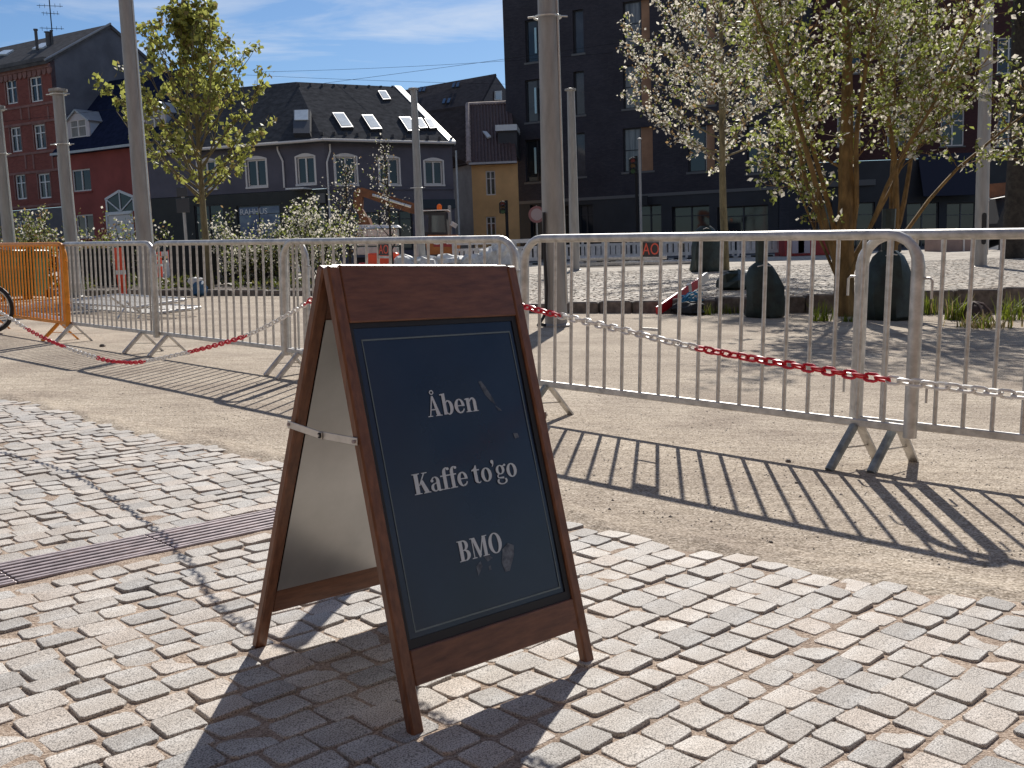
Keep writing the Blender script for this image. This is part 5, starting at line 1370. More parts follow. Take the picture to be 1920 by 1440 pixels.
# pale pipes lying on the terrace
for i, (x0, y0, x1, y1) in enumerate(((1062, 492, 1330, 500), (1075, 488, 1250, 491))):
    a, b = at(x0, y0, 36), at(x1, y1, 35); a.z = terr_z(36)+.09+.2*i; b.z = terr_z(35)+.09+.2*i
    m = MB(); m.tube([a, b], .085, 8); o = m.build('steel_pipe', M['galv'], None, True); tag(o, ['lower long grey pipe lying on the terrace behind the thickest mast', 'upper grey pipe lying on the terrace behind the thickest mast'][i], 'pipe', 'pipes lying on the terrace')
# red box van and container at the right
R = Rig(1778, 41); o = empty('site_container', R.M, 'low beige site container behind the right hand barriers', 'container')
CB = mat('container_beige', (.30, .21, .18), .7, var=.12, vscale=2)
a, b = R(1748, 477), R(1812, 441); m = MB(); m.bevbox(((a.x+b.x)/2, 0, (a.z+b.z)/2+.02), (b.x-a.x, 1.6, b.z-a.z), .03); bd = m.build('body', CB, o)
for px in (1750, 1790, 1810): a_ = R(px, 470); m = MB(); m.bbox((a_.x-.03, -.84, a.z+.05), (a_.x+.03, -.79, b.z)); m.build('rib', M['offwhite'], bd)
m = MB(); m.bbox((a.x, -.85, a.z-.04), (b.x, -.78, a.z+.06)); m.build('skid', EXR, o)
R = Rig(1500, 42); o = empty('site_cabin', R.M, 'maroon and pale lilac site cabin behind the blossom tree stems', 'cabin')
a, b = R(1462, 488), R(1545, 437); m = MB(); m.bbox((a.x, -.8, 0), (b.x, .8, b.z)); m.build('body', EXR, o)
for px in (1455+14, 1480): a_, b_ = R(px+6, 475), R(px+28, 446); m = MB(); m.bbox((a_.x, -.84, a_.z), (b_.x, -.79, b_.z)); m.build('panel', mat('lilac_panel', (.42, .38, .42), .6), o)
a_, b_ = R(1600, 470), R(1636, 445); 
R = Rig(1668, 41); o = empty('orange_bin', R.M, 'orange lidded bin between the tree watering bags', 'bin')
a, b = R(1655, 495), R(1690, 448); m = MB(); m.bevbox((0, 0, b.z*.45), (.7, .7, b.z*.9), .05); m.build('body', EXD, o); m = MB(); m.bevbox((.1, 0, b.z*.95), (.6, .72, .3), .05); m.build('lid', EXO, o)
# dark railing at the far right, chevron boards
R = Rig(1900, 40); o = empty('dark_railing', R.M, 'dark railing with pale uprights at the far right behind the barriers', 'railing')
m = MB(); a, b = R(1870, 485), R(1990, 445); m.bbox((a.x, .03, 0), (b.x, .06, b.z)); m.build('backing', EXD, o)
for k in range(11): x = a.x+(b.x-a.x)*(k+.5)/11; m = MB(); m.bbox((x-.02, -.02, 0), (x+.02, .02, b.z)); m.build('upright', M['offwhite'], o)
R = Rig(1862, 39); o = empty('chevron_board', R.M, 'black and white chevron board behind the right steel mast', 'chevron board')
a, b = R(1853, 482), R(1872, 444); m = MB(); m.bbox((a.x, -.02, .05), (b.x, .02, b.z)); bd = m.build('board', M['white'], o)
for k in range(5):
    z = .1+k*(b.z-.25)/5; m = MB(); m.prism([(a.x, z), (b.x, z+.12), (b.x, z+.22), (a.x, z+.10)], -.028, -.021); m.build('stripe', M['black'], bd)

# marker posts
def marker(px, py, Y, h, label):
    p = G @ Vector((gat(px, py, Y).x, Y, 0)); 
    if Y > 22.9: p.z += .12
    root = empty('marker_post', wm(p), label, 'marker post', 'red marker posts left of the sign')
    m = MB(); m.lathe([(.27, 0), (.27, .05), (.12, .09), (.05, .10)], n=16); m.build('base', M['black'], root)
    m = MB(); m.tube([(0, 0, .08), (-.02, 0, h*.5), (-.03, 0, h)], [.045, .05, .05], 8); m.build('post', OR, root, True)
    m = MB(); m.tube([(.07, 0, .1), (.065, 0, h*.5), (.06, 0, h)], [.035, .05, .05], 8); m.build('post', OR, root, True)
    for dx_ in (-.022, .063):
        m = MB(); m.tube([(dx_, 0, h*.50), (dx_, 0, h*.58)], .056, 8); m.build('reflective_band', M['white'], root)
marker(229, 562, 20.4, 1.06, 'nearest red marker post, standing on a black disc')
marker(299, 520, 30, .85, 'left of the two distant red marker posts by the mast')
marker(324, 520, 31, .9, 'right of the two distant red marker posts by the mast')
marker(240, 520, 31, .95, 'distant red marker post half hidden behind the nearest one')
# black planters, bins and bags in the bed behind the barriers
DKP = mat('planter_black', (.018, .018, .018), .8)
for i, (px, Y, w, h) in enumerate(((160, 27, .8, .9), (185, 26.5, .7, .95), (208, 27, .6, .9), (252, 26.5, .5, 1.15), (340, 25.4, .38, 1.15), (372, 28, .5, 1.0), (395, 27, .4, 1.2), (432, 29, .5, 1.2), (466, 29.4, .45, 1.2), (497, 28, .5, 1.05), (535, 29, .5, 1.1))):
    p = G @ Vector((gat(px, 520, Y).x, Y, .1)); m = MB(); m.bevbox((0, 0, h/2), (w, w, h), .03); o = m.build('planter_box', DKP); o.matrix_world = wm(p, i*.3)
    tag(o, '%s black planter box from the left in the shrub bed' % ('first second third fourth fifth sixth seventh eighth ninth tenth eleventh'.split()[i]), 'planter', 'black planter boxes in the shrub bed')
p = G @ Vector((gat(372, 520, 22.4).x, 22.4, 0))
BL = mat('blue_bag', (.02, .09, .19), .5, var=.3, vscale=8)
sack('blue_bag', p+Vector((0, 0, .0)), .18, .16, .36, BL, 77, 'blue and white bag dropped beside the bed kerb', 'bag')
sack('white_bag', p+Vector((-.05, 0, .26)), .15, .12, .16, WS, 78, 'white bag lying on top of the blue bag', 'bag')
for i, (px, Y) in enumerate(((18, 21), (58, 21.5))):
    p = G @ Vector((gat(px, 520, Y).x, Y, 0)); root = empty('wheeled_bin', wm(p), ['green wheeled bin behind the left half of the orange barrier', 'green wheeled bin behind the right half of the orange barrier'][i], 'bin', 'green bins behind the orange barrier')
    GRN = mat('bin_green', (.03, .14, .07), .5, var=.15, vscale=5)
    m = MB(); m.prism([(-.22, .08), (.22, .08), (.29, .95), (-.29, .95)], -.3, .3); m.build('body', GRN, root)
    m = MB(); m.bevbox((0, -.02, .98), (.62, .68, .06), .02); m.build('lid', GRN, root)
    for s_ in (-1, 1): m = MB(); m.tube([(s_*.2, .28, .1), (s_*.28, .28, .1)], .1, 10); m.build('wheel', M['black'], root)
# white tubes lying behind the orange barrier
for i, (a, b) in enumerate((((18, 585, 15.4), (100, 566, 15.8)), ((60, 590, 15.2), (118, 600, 14.6)))):
    A_, B_ = G @ gat(*a), G @ gat(*b); m = MB(); m.tube([A_, B_], .045, 8); o = m.build('plastic_tube', M['whitep'], None, True)
    tag(o, ['long white tube leaning low behind the orange barrier', 'short white tube on the ground behind the orange barrier'][i], 'tube', 'white tubes behind the orange barrier')
# bicycle cut by the frame edge
bk = empty('bicycle', gm(gat(-16, 575, 12.5).x, 12.5, 0, math.radians(172)), 'bicycle wheel with black tyre at the left frame edge', 'bicycle')
for x in (0, .98):
    m = MB(); n = 26; m.tube([(x+.275*math.cos(2*PI*k/n), 0, .30+.275*math.sin(2*PI*k/n)) for k in range(n)], .026, 7, closed=True, up=(0, 1, 0)); wl = m.build('wheel', M['black'], bk, True)
    m = MB(); m.tube([(x+.245*math.cos(2*PI*k/n), 0, .30+.245*math.sin(2*PI*k/n)) for k in range(n)], .012, 6, closed=True, up=(0, 1, 0)); m.build('rim', M['alu'], wl, True)
    m = MB(); 
    for k in range(14): a = 2*PI*k/14; m.tube([(x, .02*(-1)**k, .30), (x+.24*math.cos(a), 0, .30+.24*math.sin(a))], .0022, 3, cap=False)
    o = m.build('spokes', M['alu'], wl); tag(o, kind='stuff')
    m = MB(); m.tube([(x, -.05, .30), (x, .05, .30)], .022, 8); m.build('hub', M['alu'], wl)
m = MB()
for a, b in (((0, .0, .30), (.40, 0, .28)), ((0, 0, .30), (.32, 0, .70)), ((.32, 0, .78), (.42, 0, .28)), ((.42, 0, .28), (.85, 0, .66)), ((.33, 0, .70), (.83, 0, .74)), ((.82, 0, .82), (.98, 0, .30))): m.tube([a, b], .017, 7)
m.build('frame', M['dark'], bk, True)
m = MB(); m.bevbox((.30, 0, .80), (.24, .13, .06), .02); m.build('saddle', M['black'], bk)
m = MB(); m.tube([(.78, -.27, .92), (.84, -.1, .95), (.83, 0, .86), (.84, .1, .95), (.78, .27, .92)], .012, 6); m.build('handlebar', M['alu'], bk, True)
m = MB(); m.tube([(.42, -.06, .28), (.50, -.08, .14)], .012, 6); m.bevbox((.5, -.12, .13), (.09, .08, .02), .005); m.build('pedal', M['black'], bk)

# ------------------------------------------------------------------ watering bags, rope, odds and ends round the trees
BAGM = mat('green_bag', (.014, .026, .022), .5, var=.5, vscale=6, bump=1.0, bscale=9)
def water_bag(px, py, Y, w, h, label, skew=0.0, stake=0.0):
    p = G @ Vector((gat(px, py, Y).x, Y, 0))
    if Y > 17: p.z = terr_z(Y)
    root = empty('watering_bag', wm(p), label, 'watering bag', 'dark green tree watering bags'); r = random.Random(int(px))
    m = MB(); prof = [(.50, 0), (.56, .05), (.55, .3), (.50, .55), (.42, .78), (.33, .92), (.18, 1.0)]
    n = 16; vs_ = []
    for rr, z in prof:
        for k in range(n):
            a = 2*PI*k/n; q = 1+.09*math.sin(3*a+z*5)+.07*math.sin(7*a-z*3)+r.uniform(-.06, .06)
            vs_.append((rr*w*q*math.cos(a)+skew*z*w, rr*w*.8*q*math.sin(a), z*h))
    m.add(vs_, [(j*n+i, j*n+(i+1) % n, (j+1)*n+(i+1) % n, (j+1)*n+i) for j in range(len(prof)-1) for i in range(n)]+[[(len(prof)-1)*n+k for k in range(n)]])
    m.build('bag', BAGM, root, True)
    m = MB(); m.tube([(skew*w-.10, -.16, h*.93), (skew*w-.02, -.19, h*.955), (skew*w+.1, -.15, h*.93)], .010, 5); m.build('strap', M['alu'], root, True)
    if stake:
        m = MB(); m.tube([(skew*w, .05, h*.8), (skew*w+.02, .05, h+stake)], [.085, .10], 9); m.build('sleeve', BAGM, root, True)
water_bag(1436, 595, 15.4, .52, .83, 'dark watering bag slumped beside the first weeds, its left side near the red plank', -.12, .45)
water_bag(1664, 600, 14.9, .66, 1.0, 'largest dark watering bag, behind the joint of the two nearest barriers', .0, .6)
water_bag(1325, 516, 28.0, .75, 1.25, 'upright dark watering bag on the terrace under the slender blossom tree', .0, 0)
p = G @ Vector((gat(1385, 520, 19).x, 19, 0)); p.z = terr_z(19)
sack('bag_heap', p, .42, .3, .36, BAGM, 91, 'flat dark bag lying on the terrace behind the red plank', 'bag')
rd = empty('red_plank', G @ Matrix.Translation(gat(1232, 584, 16.2)), 'red and white plank leaning on the terrace kerb', 'plank')
a = gat(1232, 584, 16.15); b = gat(1325, 519, 17.6)
d = b-a; q = d.to_track_quat('X', 'Z').to_matrix()
m = MB(); m.bevbox(d*.42, (d.length*.84, .05, .15), .008, q); m.build('board', M['redp'], rd)
m = MB(); m.bevbox(d*.93, (d.length*.18, .052, .155), .008, q); m.build('white_end', M['whitep'], rd)
m = MB(); m.bevbox(d*.62+Vector((0, -.0, .012)), (d.length*.06, .06, .16), .004, q); m.build('white_band', M['offwhite'], rd)
BR = mat('blue_rope', (.05, .25, .42), .6, var=.3, vscale=20)
def rope(px, py, Y, n, rad, label, seed, zoff=0.0):
    r = random.Random(seed); c_ = gat(px, py, Y); P = []
    for k in range(n):
        a = k*1.3+r.uniform(-.4, .4); P.append((c_.x+rad*math.cos(a)*r.uniform(.5, 1), c_.y+rad*.6*math.sin(a)*r.uniform(.5, 1), c_.z+zoff+r.uniform(-.5, .6)*rad))
    D = []
    for i in range(n-1):
        p0, p1, p2, p3 = [Vector(P[max(0, min(n-1, i+j))]) for j in (-1, 0, 1, 2)]
        for k in range(5):
            t = k/5; D.append(.5*((2*p1)+(-p0+p2)*t+(2*p0-5*p1+4*p2-p3)*t*t+(-p0+3*p1-3*p2+p3)*t**3))
    m = MB(); m.tube(D, .011, 5); o = m.build('blue_rope', BR, None, True); o.matrix_world = G; tag(o, label, 'rope', 'tangles of blue rope')
rope(1297, 558, 16.4, 34, .2, 'tangle of light blue rope over the kerb beside the red plank', 1)
rope(1832, 522, 24.6, 22, .17, 'small tangle of blue rope at the foot of the right steel mast', 2)
pb = G @ Vector((gat(1290, 575, 16.25).x, 16.2, 0)); sack('dark_sack', pb, .34, .18, .2, DKP, 93, 'dark sack under the blue rope at the kerb', 'bag')
pb = G @ gat(1823, 596, 14.9); pb.z = (G @ Vector((gat(1823, 596, 14.9).x, 14.9, 0))).z
rb = empty('root_ball', wm(pb), 'dark ribbed dome half sunk in the dry grass on the right', 'root ball')
m = MB(); m.lathe([(.26, 0), (.24, .12), (.16, .21), (0, .25)], n=14); m.build('dome', mat('dome_brown', (.06, .04, .035), .9), rb, True)
for k in range(9):
    a = PI*2*k/9; m = MB(); m.tube([(.27*math.cos(a), .27*math.sin(a), 0), (.245*math.cos(a), .245*math.sin(a), .13), (.16*math.cos(a), .16*math.sin(a), .225), (.02*math.cos(a), .02*math.sin(a), .26)], .016, 5); m.build('rib', mat('rib_grey', (.22, .17, .15), .8) if k == 0 else bpy.data.materials['rib_grey'], rb, True)
# ------------------------------------------------------------------ trees and plants
BARK = mat('grey_bark', (.12, .09, .06), .9, var=.4, vscale=12, stretch=(1, 1, .3), bump=.5, bscale=25)
BARKY = mat('ochre_bark', (.20, .125, .045), .85, var=.45, vscale=9, stretch=(1, 1, .35), bump=.5, bscale=22)
BARKG = mat('olive_bark', (.17, .14, .075), .85, var=.35, vscale=9, stretch=(1, 1, .35), bump=.4, bscale=22)
BARKD = mat('dark_bark', (.035, .03, .025), .95, var=.4, vscale=8, bump=.6, bscale=18)
def leafm(n, c, v=.25): return mat(n, c, .55, island=v, transl=.45, spec=.35)
L_MAPLE = [leafm('maple_leaf', (.38, .40, .10)), leafm('maple_leaf_bronze', (.24, .19, .07)), leafm('maple_leaf_dark', (.12, .135, .04))]
L_BLOS = [leafm('blossom', (.72, .68, .58), .15), leafm('young_leaf', (.27, .31, .075)), leafm('bronze_leaf', (.27, .18, .085)), leafm('old_leaf', (.10, .12, .035))]
L_DARK = [leafm('deep_leaf', (.03, .045, .015)), leafm('deep_leaf_b', (.05, .06, .02))]
def leaf_mesh(name, cen, size, mats, mi, rng, aspect=.6, droop=0.0):
    n = len(cen); cen = np.asarray(cen, dtype=np.float64); size = np.asarray(size)[:, None]
    a = rng.normal(size=(n, 3)); a[:, 2] -= droop; a /= np.linalg.norm(a, axis=1)[:, None]
    b = rng.normal(size=(n, 3)); b -= a*(a*b).sum(1)[:, None]; b /= np.linalg.norm(b, axis=1)[:, None]
    c = np.cross(a, b)
    fold = rng.uniform(.05, .3, (n, 1))
    v0 = cen; v1 = cen+(a*.5+b*aspect*.5+c*fold*.4)*size; v2 = cen+a*size; v3 = cen+(a*.5-b*aspect*.5+c*fold*.4)*size
    V = np.stack([v0, v1, v2, v3], 1).reshape(-1, 3)
    me = bpy.data.meshes.new(name); me.vertices.add(4*n); me.vertices.foreach_set('co', V.ravel())
    # two triangles folded along the midrib
    idx = np.arange(n)*4; T = np.stack([idx, idx+1, idx+2, idx, idx+2, idx+3], 1).reshape(-1)
    me.loops.add(6*n); me.loops.foreach_set('vertex_index', T.astype(np.int32))
    me.polygons.add(2*n); me.polygons.foreach_set('loop_start', np.arange(2*n, dtype=np.int32)*3)
    for m_ in mats: me.materials.append(m_)
    me.polygons.foreach_set('material_index', np.repeat(np.asarray(mi, dtype=np.int32), 2))
    me.update(calc_edges=True); me.validate(); return me
def limb(m, p, d, L_, r0, r1, rng, wob=.12, up=.0, n=6, sides=6):
    pts = [np.array(p, float)]; d = np.array(d, float); d /= np.linalg.norm(d); ds = [d]
    for k in range(n):
        d = d+rng.normal(size=3)*wob*.5+np.array([0, 0, up])/n; d /= np.linalg.norm(d)
        pts.append(pts[-1]+d*L_/n); ds.append(d)
    m.tube([tuple(q) for q in pts], [r0+(r1-r0)*k/n for k in range(n+1)], sides)
    return pts, ds
def side_dir(d, ang, az):
    d = np.array(d); o = np.array([1.0, 0, 0]) if abs(d[0]) < .8 else np.array([0, 1.0, 0])
    u = np.cross(d, o); u /= np.linalg.norm(u); w = np.cross(d, u)
    return d*math.cos(ang)+(u*math.cos(az)+w*math.sin(az))*math.sin(ang)
def finish_tree(name, base, label, trunk, leaves, mats, seed, bark, group, aspect=.6, droop=0.0, cat='tree', crown='crown', trunkname='trunk'):
    root = empty(name, wm(base), label, cat, group)
    trunk.build(trunkname, bark, root, True)
    rng = np.random.default_rng(seed)
    cen, sz, mi = leaves
    if len(cen):
        o = obj(crown, leaf_mesh(crown, cen, sz, mats, mi, rng, aspect, droop), root)
    return root
def scatter(out, p, rng, n, rad, s0, s1, w):
    cen, sz, mi = out
    for k in range(n):
        cen.append(np.array(p)+rng.normal(size=3)*rad); sz.append(rng.uniform(s0, s1)); mi.append(int(rng.choice(len(w), p=w)))

# --- young maple on the left
rng = np.random.default_rng(4)
b = G @ Vector((gat(394, 520, 24).x, 24, 0)); b.z += .1
m = MB(); lv = ([], [], [])
def Zof(py): return at(394, py, 24).z-b.z
Ht = Zof(48)
pts, ds = limb(m, (0, 0, -.1), (-.01, 0, 1), Ht+.1, .10, .012, rng, .03, .0, 16, 8)
def env(z):                                # crown radius at height
    t = (z-Zof(390))/(Ht-Zof(390)); return (2.45*(1-t)**1.1+.20)*min(1, .62+t*2.0)
nb = 66
for k in range(nb):
    t = (k+.5)/nb; z = Zof(385)+(Ht-.15-Zof(385))*t**1.05
    p = np.array([np.interp(z, [q[2] for q in pts], [q[i] for q in pts]) for i in (0, 1)]+[z])
    az = k*2.399+rng.uniform(-.4, .4); R_ = env(z)*rng.uniform(.75, 1.15); ang = math.radians(rng.uniform(52, 68)-30*t)
    d = side_dir((0, 0, 1), ang, az); Lb = R_/math.sin(ang)*1.0
    q, dd = limb(m, p, d, Lb, .028*(1-t*.6), .006, rng, .16, .45, 6, 5)
    for i in range(2, 7):
        if rng.random() < .62: scatter(lv, q[i], rng, int(7+rng.integers(0, 8)), .05, .08, .16, (.66, .16, .18))
        for s_ in range(2):
            if i < 6 and rng.random() < .45:
                e = side_dir(dd[i], math.radians(rng.uniform(35, 65)), rng.uniform(0, 6.28)); e[2] += .3
                q2, _ = limb(m, q[i], e, rng.uniform(.25, .6), .009, .004, rng, .15, .3, 3, 4)
                scatter(lv, q2[-1], rng, int(11+rng.integers(0, 9)), .055, .08, .16, (.66, .16, .18))
finish_tree('maple_tree', b, 'young maple with yellow green leaf clusters in front of the red and charcoal houses', m, lv, L_MAPLE, 1, BARKG, 'trees on the square', .8, .2)

# --- slender blossom tree
rng = np.random.default_rng(8)
b = on_terrace(1360, 28.6)
m = MB(); lv = ([], [], [])
Zf = lambda py: at(1360, py, 28.6).z-b.z
Ht = Zof(-140)*28.6/24
pts, ds = limb(m, (0, 0, -.1), (0, 0, 1), Ht, .12, .015, rng, .03, 0, 16, 8)
z0 = Zf(318); nb = 54
WB = (.60, .16, .18, .06)
for k in range(nb):
    t = (k+.5)/nb; z = z0+(Ht-.3-z0)*t
    p = np.array([np.interp(z, [q[2] for q in pts], [q[i] for q in pts]) for i in (0, 1)]+[z])
    az = k*2.399+rng.uniform(-.4, .4); tt = max(0, t); R_ = 3.15*(1-tt)**.5*min(1, .74+t*2)*rng.uniform(.8, 1.1); ang = math.radians(rng.uniform(58, 74)-16*t)
    if t < .06: ang = math.radians(78)
    d = side_dir((0, 0, 1), ang, az); Lb = R_/math.sin(ang)
    q, dd = limb(m, p, d, Lb, .032*(1-t*.5), .006, rng, .14, .35, 8, 5)
    for i in range(2, 9):
        scatter(lv, q[i], rng, int(9+rng.integers(0, 8)), .06, .05, .13, WB)
        for s_ in range(2):
            if rng.random() < .7:
                e = side_dir(dd[i], math.radians(rng.uniform(30, 60)), rng.uniform(0, 6.28)); e[2] += .25
                q2, _ = limb(m, q[i], e, rng.uniform(.3, .75), .008, .004, rng, .15, .3, 3, 3)
                for j in (1, 2, 3): scatter(lv, q2[j], rng, int(5+rng.integers(0, 7)), .05, .045, .12, WB)
finish_tree('blossom_tree', b, 'slender blossoming tree with one straight trunk in front of the black apartment block', m, lv, L_BLOS, 2, BARKG, 'trees on the square', .7)

# --- multi-stemmed blossom trees by the kerb
def multi(name, px, py, Y, label, seed, stems, dens, WB, spread):
    rng = np.random.default_rng(seed); b = G @ Vector((gat(px, py, Y).x, Y, 0)); m = MB(); lv = ([], [], [])
    for (x0, dx_, dy_, L_, r) in stems:
        d = np.array([dx_, dy_, 1.0])
        q, dd = limb(m, (x0[0], x0[1], x0[2]), d, L_, r, r*.22, rng, .10, .45, 12, 7)
        for i in range(5, 13):
            nbr = 3 if i > 6 else 2
            for s_ in range(nbr):
                if rng.random() > .86: continue
                ang = math.radians(rng.uniform(35, 70)); e = side_dir(dd[i], ang, rng.uniform(0, 6.28)); e[2] = e[2]*.7+.12
                Lb = rng.uniform(.45, 1.15)*spread*(1.15 if i < 9 else .8)
                q2, d2 = limb(m, q[i], e, Lb, max(.008, r*.2*(1-i/16)), .005, rng, .22, .25, 5, 4)
                for j in range(1, 6):
                    if rng.random() < .55: scatter(lv, q2[j], rng, int((10+rng.integers(0, 10))*dens), .048, .035, .11, WB)
                    for _ in range(2):
                        if rng.random() < .58:
                            e3 = side_dir(d2[j], math.radians(rng.uniform(30, 70)), rng.uniform(0, 6.28))
                            q3, _d = limb(m, q2[j], e3, rng.uniform(.15, .45), .006, .003, rng, .2, .2, 3, 3)
                            scatter(lv, q3[2], rng, int(4*dens), .035, .035, .085, WB); scatter(lv, q3[3], rng, int((11+rng.integers(0, 12))*dens), .045, .035, .11, WB)
    return finish_tree(name, b, label, m, lv, L_BLOS, seed, BARKY, 'trees on the square', .65)
multi('blossom_tree', 1582, 592, 15.7, 'broad blossoming tree with several ochre stems growing by the kerb', 12,
      [((0, 0, -.1), .02, .0, 5.6, .165), ((-.08, .05, .75), -.30, .1, 4.4, .045), ((-.08, 0, .6), -.16, -.1, 4.8, .055), ((.08, .05, .9), .20, .1, 4.9, .05), ((.05, .1, .7), .70, .25, 4.4, .038), ((-.03, .1, .9), -.14, .3, 4.9, .045), ((.02, -.05, .5), .42, -.2, 4.6, .04), ((-.06, .0, .5), -.50, .2, 2.2, .028)],
      .56, (.30, .50, .04, .16), .95)
multi('blossom_tree', 1664, 585, 16.0, 'dark stemmed blossoming tree rising out of the largest watering bag', 31,
      [((.05, 0, .3), .12, .0, 5.0, .06), ((.05, 0, 1.1), .52, .2, 4.3, .045), ((.08, .1, 1.0), .88, .2, 4.0, .038), ((0, 0, 1.2), .28, .4, 4.4, .04)],
      .54, (.34, .46, .04, .16), 1.0)

# --- old tree at the right edge
rng = np.random.default_rng(17); b = on_terrace(1898, 30); m = MB(); lv = ([], [], [])
q, dd = limb(m, (0, 0, -.2), (.02, 0, 1), 11, .34, .2, rng, .04, 0, 12, 10)
for i in range(5, 13):
    for s_ in range(3):
        e = side_dir(dd[i], math.radians(rng.uniform(45, 80)), rng.uniform(0, 6.28)); e[2] += .2
        q2, d2 = limb(m, q[i], e, rng.uniform(.8, 2.2), .05, .012, rng, .2, .2, 5, 5)
        for j in range(2, 6): scatter(lv, q2[j], rng, 9, .16, .07, .15, (.6, .4))
finish_tree('old_tree', b, 'thick dark trunk of an old tree at the right frame edge', m, lv, L_DARK, 3, BARKD, 'trees on the square', .6)

# --- thin sapling with sparse white buds before the corner house
rng = np.random.default_rng(23)
for i, (px, Y, top) in enumerate(((735, 36, 268), (655, 36.5, 300))):
    b = on_terrace(px, Y); m = MB(); lv = ([], [], [])
    H = at(px, top, Y).z-b.z
    q, dd = limb(m, (0, 0, -.1), (0, 0, 1), H, .055, .012, rng, .05, 0, 10, 6)
    for k in range(2, 10):
        for s_ in range(3):
            e = side_dir(dd[k], math.radians(rng.uniform(40, 65)), rng.uniform(0, 6.28)); e[2] += .2
            q2, d2 = limb(m, q[k], e, rng.uniform(.5, 1.5)*(1-.06*k), .02, .006, rng, .2, .3, 5, 4)
            for j in range(2, 6):
                if rng.random() < .7: scatter(lv, q2[j], rng, 4, .09, .05, .10, (.5, .1, .2, .2))
                if rng.random() < .6:
                    e3 = side_dir(d2[j], .8, rng.uniform(0, 6.28)); q3, _d = limb(m, q2[j], e3, .4, .007, .004, rng, .2, .2, 3, 3); scatter(lv, q3[3], rng, 3, .07, .05, .10, (.5, .1, .2, .2))
    finish_tree('sapling', b, ['thin sapling with sparse white buds in front of the excavator boom', 'thinner sapling with sparse buds left of the excavator bucket'][i], m, lv, L_BLOS, 40+i, BARKD, 'saplings before the corner house', .7)

# --- shrubs
SH_W = (.52, .26, .02, .20)
def shrub(px, py, Y, rad, h, label, seed, w=SH_W, n=900, terr=False, ls=(.05, .10)):
    rng = np.random.default_rng(seed); b = G @ Vector((gat(px, 500, Y).x, Y, .1))
    if terr: b = on_terrace(px, Y)
    m = MB(); lv = ([], [], [])
    for k in range(16):
        e = np.array([rng.normal()*.35, rng.normal()*.35, 1.0]); q, dd = limb(m, (rng.normal()*rad*.25, rng.normal()*rad*.25, -.05), e, h*rng.uniform(.7, 1.1), .022, .006, rng, .18, .2, 6, 4)
        for j in range(2, 7):
            scatter(lv, q[j], rng, int(n/150), rad*.16, ls[0], ls[1], w)
            for _ in range(2):
                e3 = side_dir(dd[j], math.radians(rng.uniform(30, 75)), rng.uniform(0, 6.28)); q3, _d = limb(m, q[j], e3, rad*rng.uniform(.25, .6), .008, .004, rng, .2, .2, 3, 3)
                scatter(lv, q3[3], rng, int(n/110), rad*.12, ls[0], ls[1], w); scatter(lv, q3[2], rng, int(n/220), rad*.1, ls[0], ls[1], w)
    return finish_tree('shrub', b, label, m, lv, L_BLOS, seed, BARKD, 'shrubs in the planting bed', .65, cat='shrub', crown='foliage', trunkname='stems')
shrub(470, 440, 27.3, .75, 1.75, 'pale flowering shrub below the shop window of the charcoal house', 51)
shrub(590, 440, 26.8, .95, 2.0, 'largest pale flowering shrub, just left of the top of the pavement sign', 52, n=1300)
shrub(88, 440, 26, .5, 1.75, 'yellowish narrow shrub behind the orange barrier', 53, (.25, .4, .2, .15))
shrub(40, 440, 26.5, .5, 1.4, 'low shrub at the left end of the bed by the leftmost mast', 54, (.3, .3, .2, .2), 500)
shrub(248, 440, 26.5, .45, 1.7, 'small shrub between the marker post and the tall mast', 55, (.3, .35, .15, .2), 500)
shrub(180, 440, 27, .45, 1.3, 'low bronze shrub behind the steel barrier next to the orange one', 56, (.2, .2, .4, .2), 450)
shrub(515, 440, 27.0, .5, 1.2, 'low dark shrub between the two pale flowering shrubs', 57, (.2, .2, .1, .5), 500)
# ground cover in the bed
rng = np.random.default_rng(60); cen = []; sz = []; mi = []
for k in range(2600):
    x = rng.uniform(-13.5, -3.0); y = 23.1+rng.random()**1.6*3.5; p = G @ Vector((x, y, .12)); dens = math.sin(x*2.1)+math.sin(x*5.3+y*2)
    if dens < -.3: continue
    cen.append((p.x, p.y, p.z+rng.uniform(0, .28)*(.6+.4*dens))); sz.append(rng.uniform(.06, .15)); mi.append(int(rng.choice(3, p=(.5, .25, .25))))
o = obj('ground_cover', leaf_mesh('ground_cover', cen, sz, [leafm('cover_leaf', (.10, .12, .02)), leafm('cover_leaf_b', (.14, .13, .04)), leafm('cover_leaf_c', (.035, .045, .015))], mi, rng, .5, -.8)); tag(o, 'low leafy ground cover in the planting bed', 'ground cover', kind='stuff')
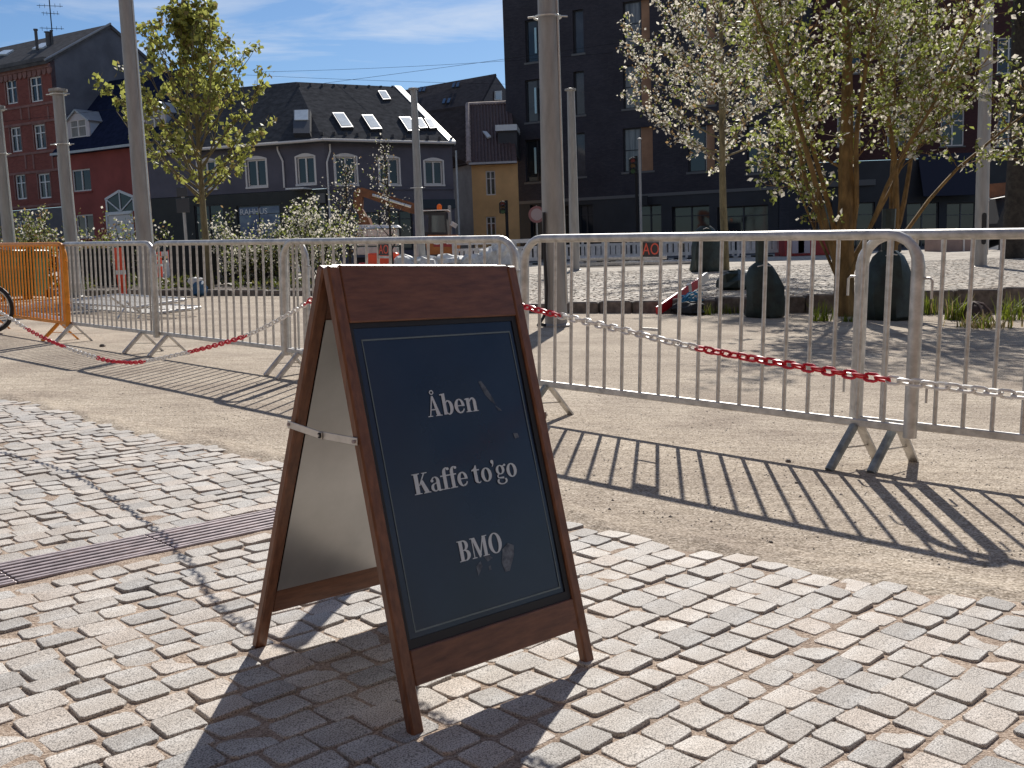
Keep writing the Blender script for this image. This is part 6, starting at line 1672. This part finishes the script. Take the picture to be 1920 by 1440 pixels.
# weeds along the kerb
WEED = [leafm('weed_leaf', (.16, .20, .02)), leafm('weed_leaf_b', (.10, .13, .02)), leafm('dry_grass', (.24, .19, .09))]
def weed(px, py, h, w, n, label, seed, pr=(.6, .3, .1), lean=.5):
    rng = np.random.default_rng(seed); c_ = gpt(px, py); b = G @ c_
    V = []; Fc = []; MI = []
    for k in range(n):
        x, y = rng.normal(size=2)*w*.35; a = rng.uniform(0, 6.28); L_ = h*rng.uniform(.45, 1.1); ln = rng.uniform(.1, lean); wd = rng.uniform(.006, .014)
        dx_, dy_ = math.cos(a), math.sin(a); o_ = len(V)
        for t in (0, .5, 1):
            r_ = ln*L_*t*t; ww = wd*(1-t*.85)
            V += [(x+dx_*r_-dy_*ww, y+dy_*r_+dx_*ww, L_*t*(1-.2*ln*t)), (x+dx_*r_+dy_*ww, y+dy_*r_-dx_*ww, L_*t*(1-.2*ln*t))]
        Fc += [(o_, o_+1, o_+3, o_+2), (o_+2, o_+3, o_+5, o_+4)]; q = int(rng.choice(3, p=pr)); MI += [q, q]
    me = bpy.data.meshes.new('weed'); me.from_pydata(V, [], Fc)
    for q in WEED: me.materials.append(q)
    me.polygons.foreach_set('material_index', MI)
    o = obj('weed', me); o.matrix_world = wm(b); tag(o, label, 'weed', 'weeds along the kerb', 'stuff' if label.startswith('dry yellowish') else None)
weed(1322, 590, .20, .18, 40, 'small grassy weed left of the slumped watering bag', 70)
weed(1362, 588, .17, .40, 50, 'low straggling weed between the red plank and the slumped watering bag', 71, (.4, .4, .2), .9)
weed(1540, 602, .30, .20, 70, 'bright leafy weed midway between the two dark watering bags', 72, (.8, .2, 0), .9)
weed(1588, 603, .12, .15, 25, 'tiny weed at the foot of the ochre stems', 73, (.4, .6, 0), .9)
weed(1735, 590, .38, .3, 70, 'tall grass tuft just right of the barrier joint', 74, (.5, .3, .2), .5)
weed(1790, 600, .42, .22, 80, 'pale green tuft beside the ribbed dome', 75, (.6, .2, .2), .7)
weed(1845, 614, .22, .5, 160, 'dry yellowish grass spreading in front of the ribbed dome', 76, (.25, .1, .65), 1.0)
weed(1900, 600, .40, .3, 80, 'green weed clump at the right frame edge', 77, (.7, .2, .1), .9)
weed(1455, 596, .10, .12, 20, 'tiny weed right of the slumped watering bag', 78, (.7, .3, 0), .9)
weed(1760, 585, .3, .35, 60, 'dry grass tuft against the kerb between the two green tufts', 79, (.2, .2, .6), .6)
# stray stones and a dead leaf on the stone dust
for i, (px, py, r) in enumerate(((1478, 866, .014), (192, 650, .03), (1493, 906, .007), (1445, 1018, .008))):
    c_ = gpt(px, py); mm = MB(); mm.lathe([(r, 0), (r*1.1, r*.4), (r*.6, r*.9)], n=7); o = mm.build('loose_stone', M['kerb']); o.matrix_world = gm(c_.x, c_.y, 0, i*1.3)
    tag(o, ['dark stone lying above the shadow of the nearest barrier', 'dark lump lying between the feet of the left barriers', 'small stone inside the shadow of the nearest barrier', 'small stone below the shadow of the nearest barrier'][i], 'stone', 'stray stones on the stone dust')

# ------------------------------------------------------------------ unseen houses added behind the camera to block sky light
CBK = brickmat('blocker_brick', (.085, .04, .03), (.11, .055, .04), (.11, .10, .09), 3.0, 0); CGR = mat('blocker_render', (.13, .12, .11), .9, var=.12, vscale=.8)
def blocker_house(x0, x1, Y, H, mt, label):
    F_ = Fac(G @ Vector((x1, Y, 0)), G @ Vector((x0, Y, 0)))
    root = empty('sky_blocker_house', wm(F_.A), label, 'house', 'unseen houses added behind the viewer to block sky light')
    hs = []
    n = int(F_.L/2.6)
    for r in range(int((H-4)/3)+1):
        for k in range(n):
            u = (k+.5)*F_.L/n; hs.append((u-.55, u+.55, 1.0+3.1*r, 2.7+3.1*r))
    wall(root, F_, 0, F_.L, -1.5, H, hs, mt)
    for h in hs: window(root, F_, h, M['white'], M['glass'], 2, (.68,), .07)
    m = MB(); m.slab([F_.P(-.1, -.4, H-.1), F_.P(F_.L+.1, -.4, H-.1), F_.P(F_.L+.1, 6, H+4), F_.P(-.1, 6, H+4)], .2); m.build('roof', BM['tile'], root)
    rel(root)
blocker_house(-34, -8, -6.5, 15, CGR, 'unseen rendered house added behind the viewer on the left to block sky light')
blocker_house(-7.9, 9, -5, 16, CBK, 'unseen red brick house added directly behind the viewer to block sky light')
blocker_house(9.1, 36, -6.5, 15.5, CBK, 'unseen red brick house added behind the viewer on the right to block sky light')
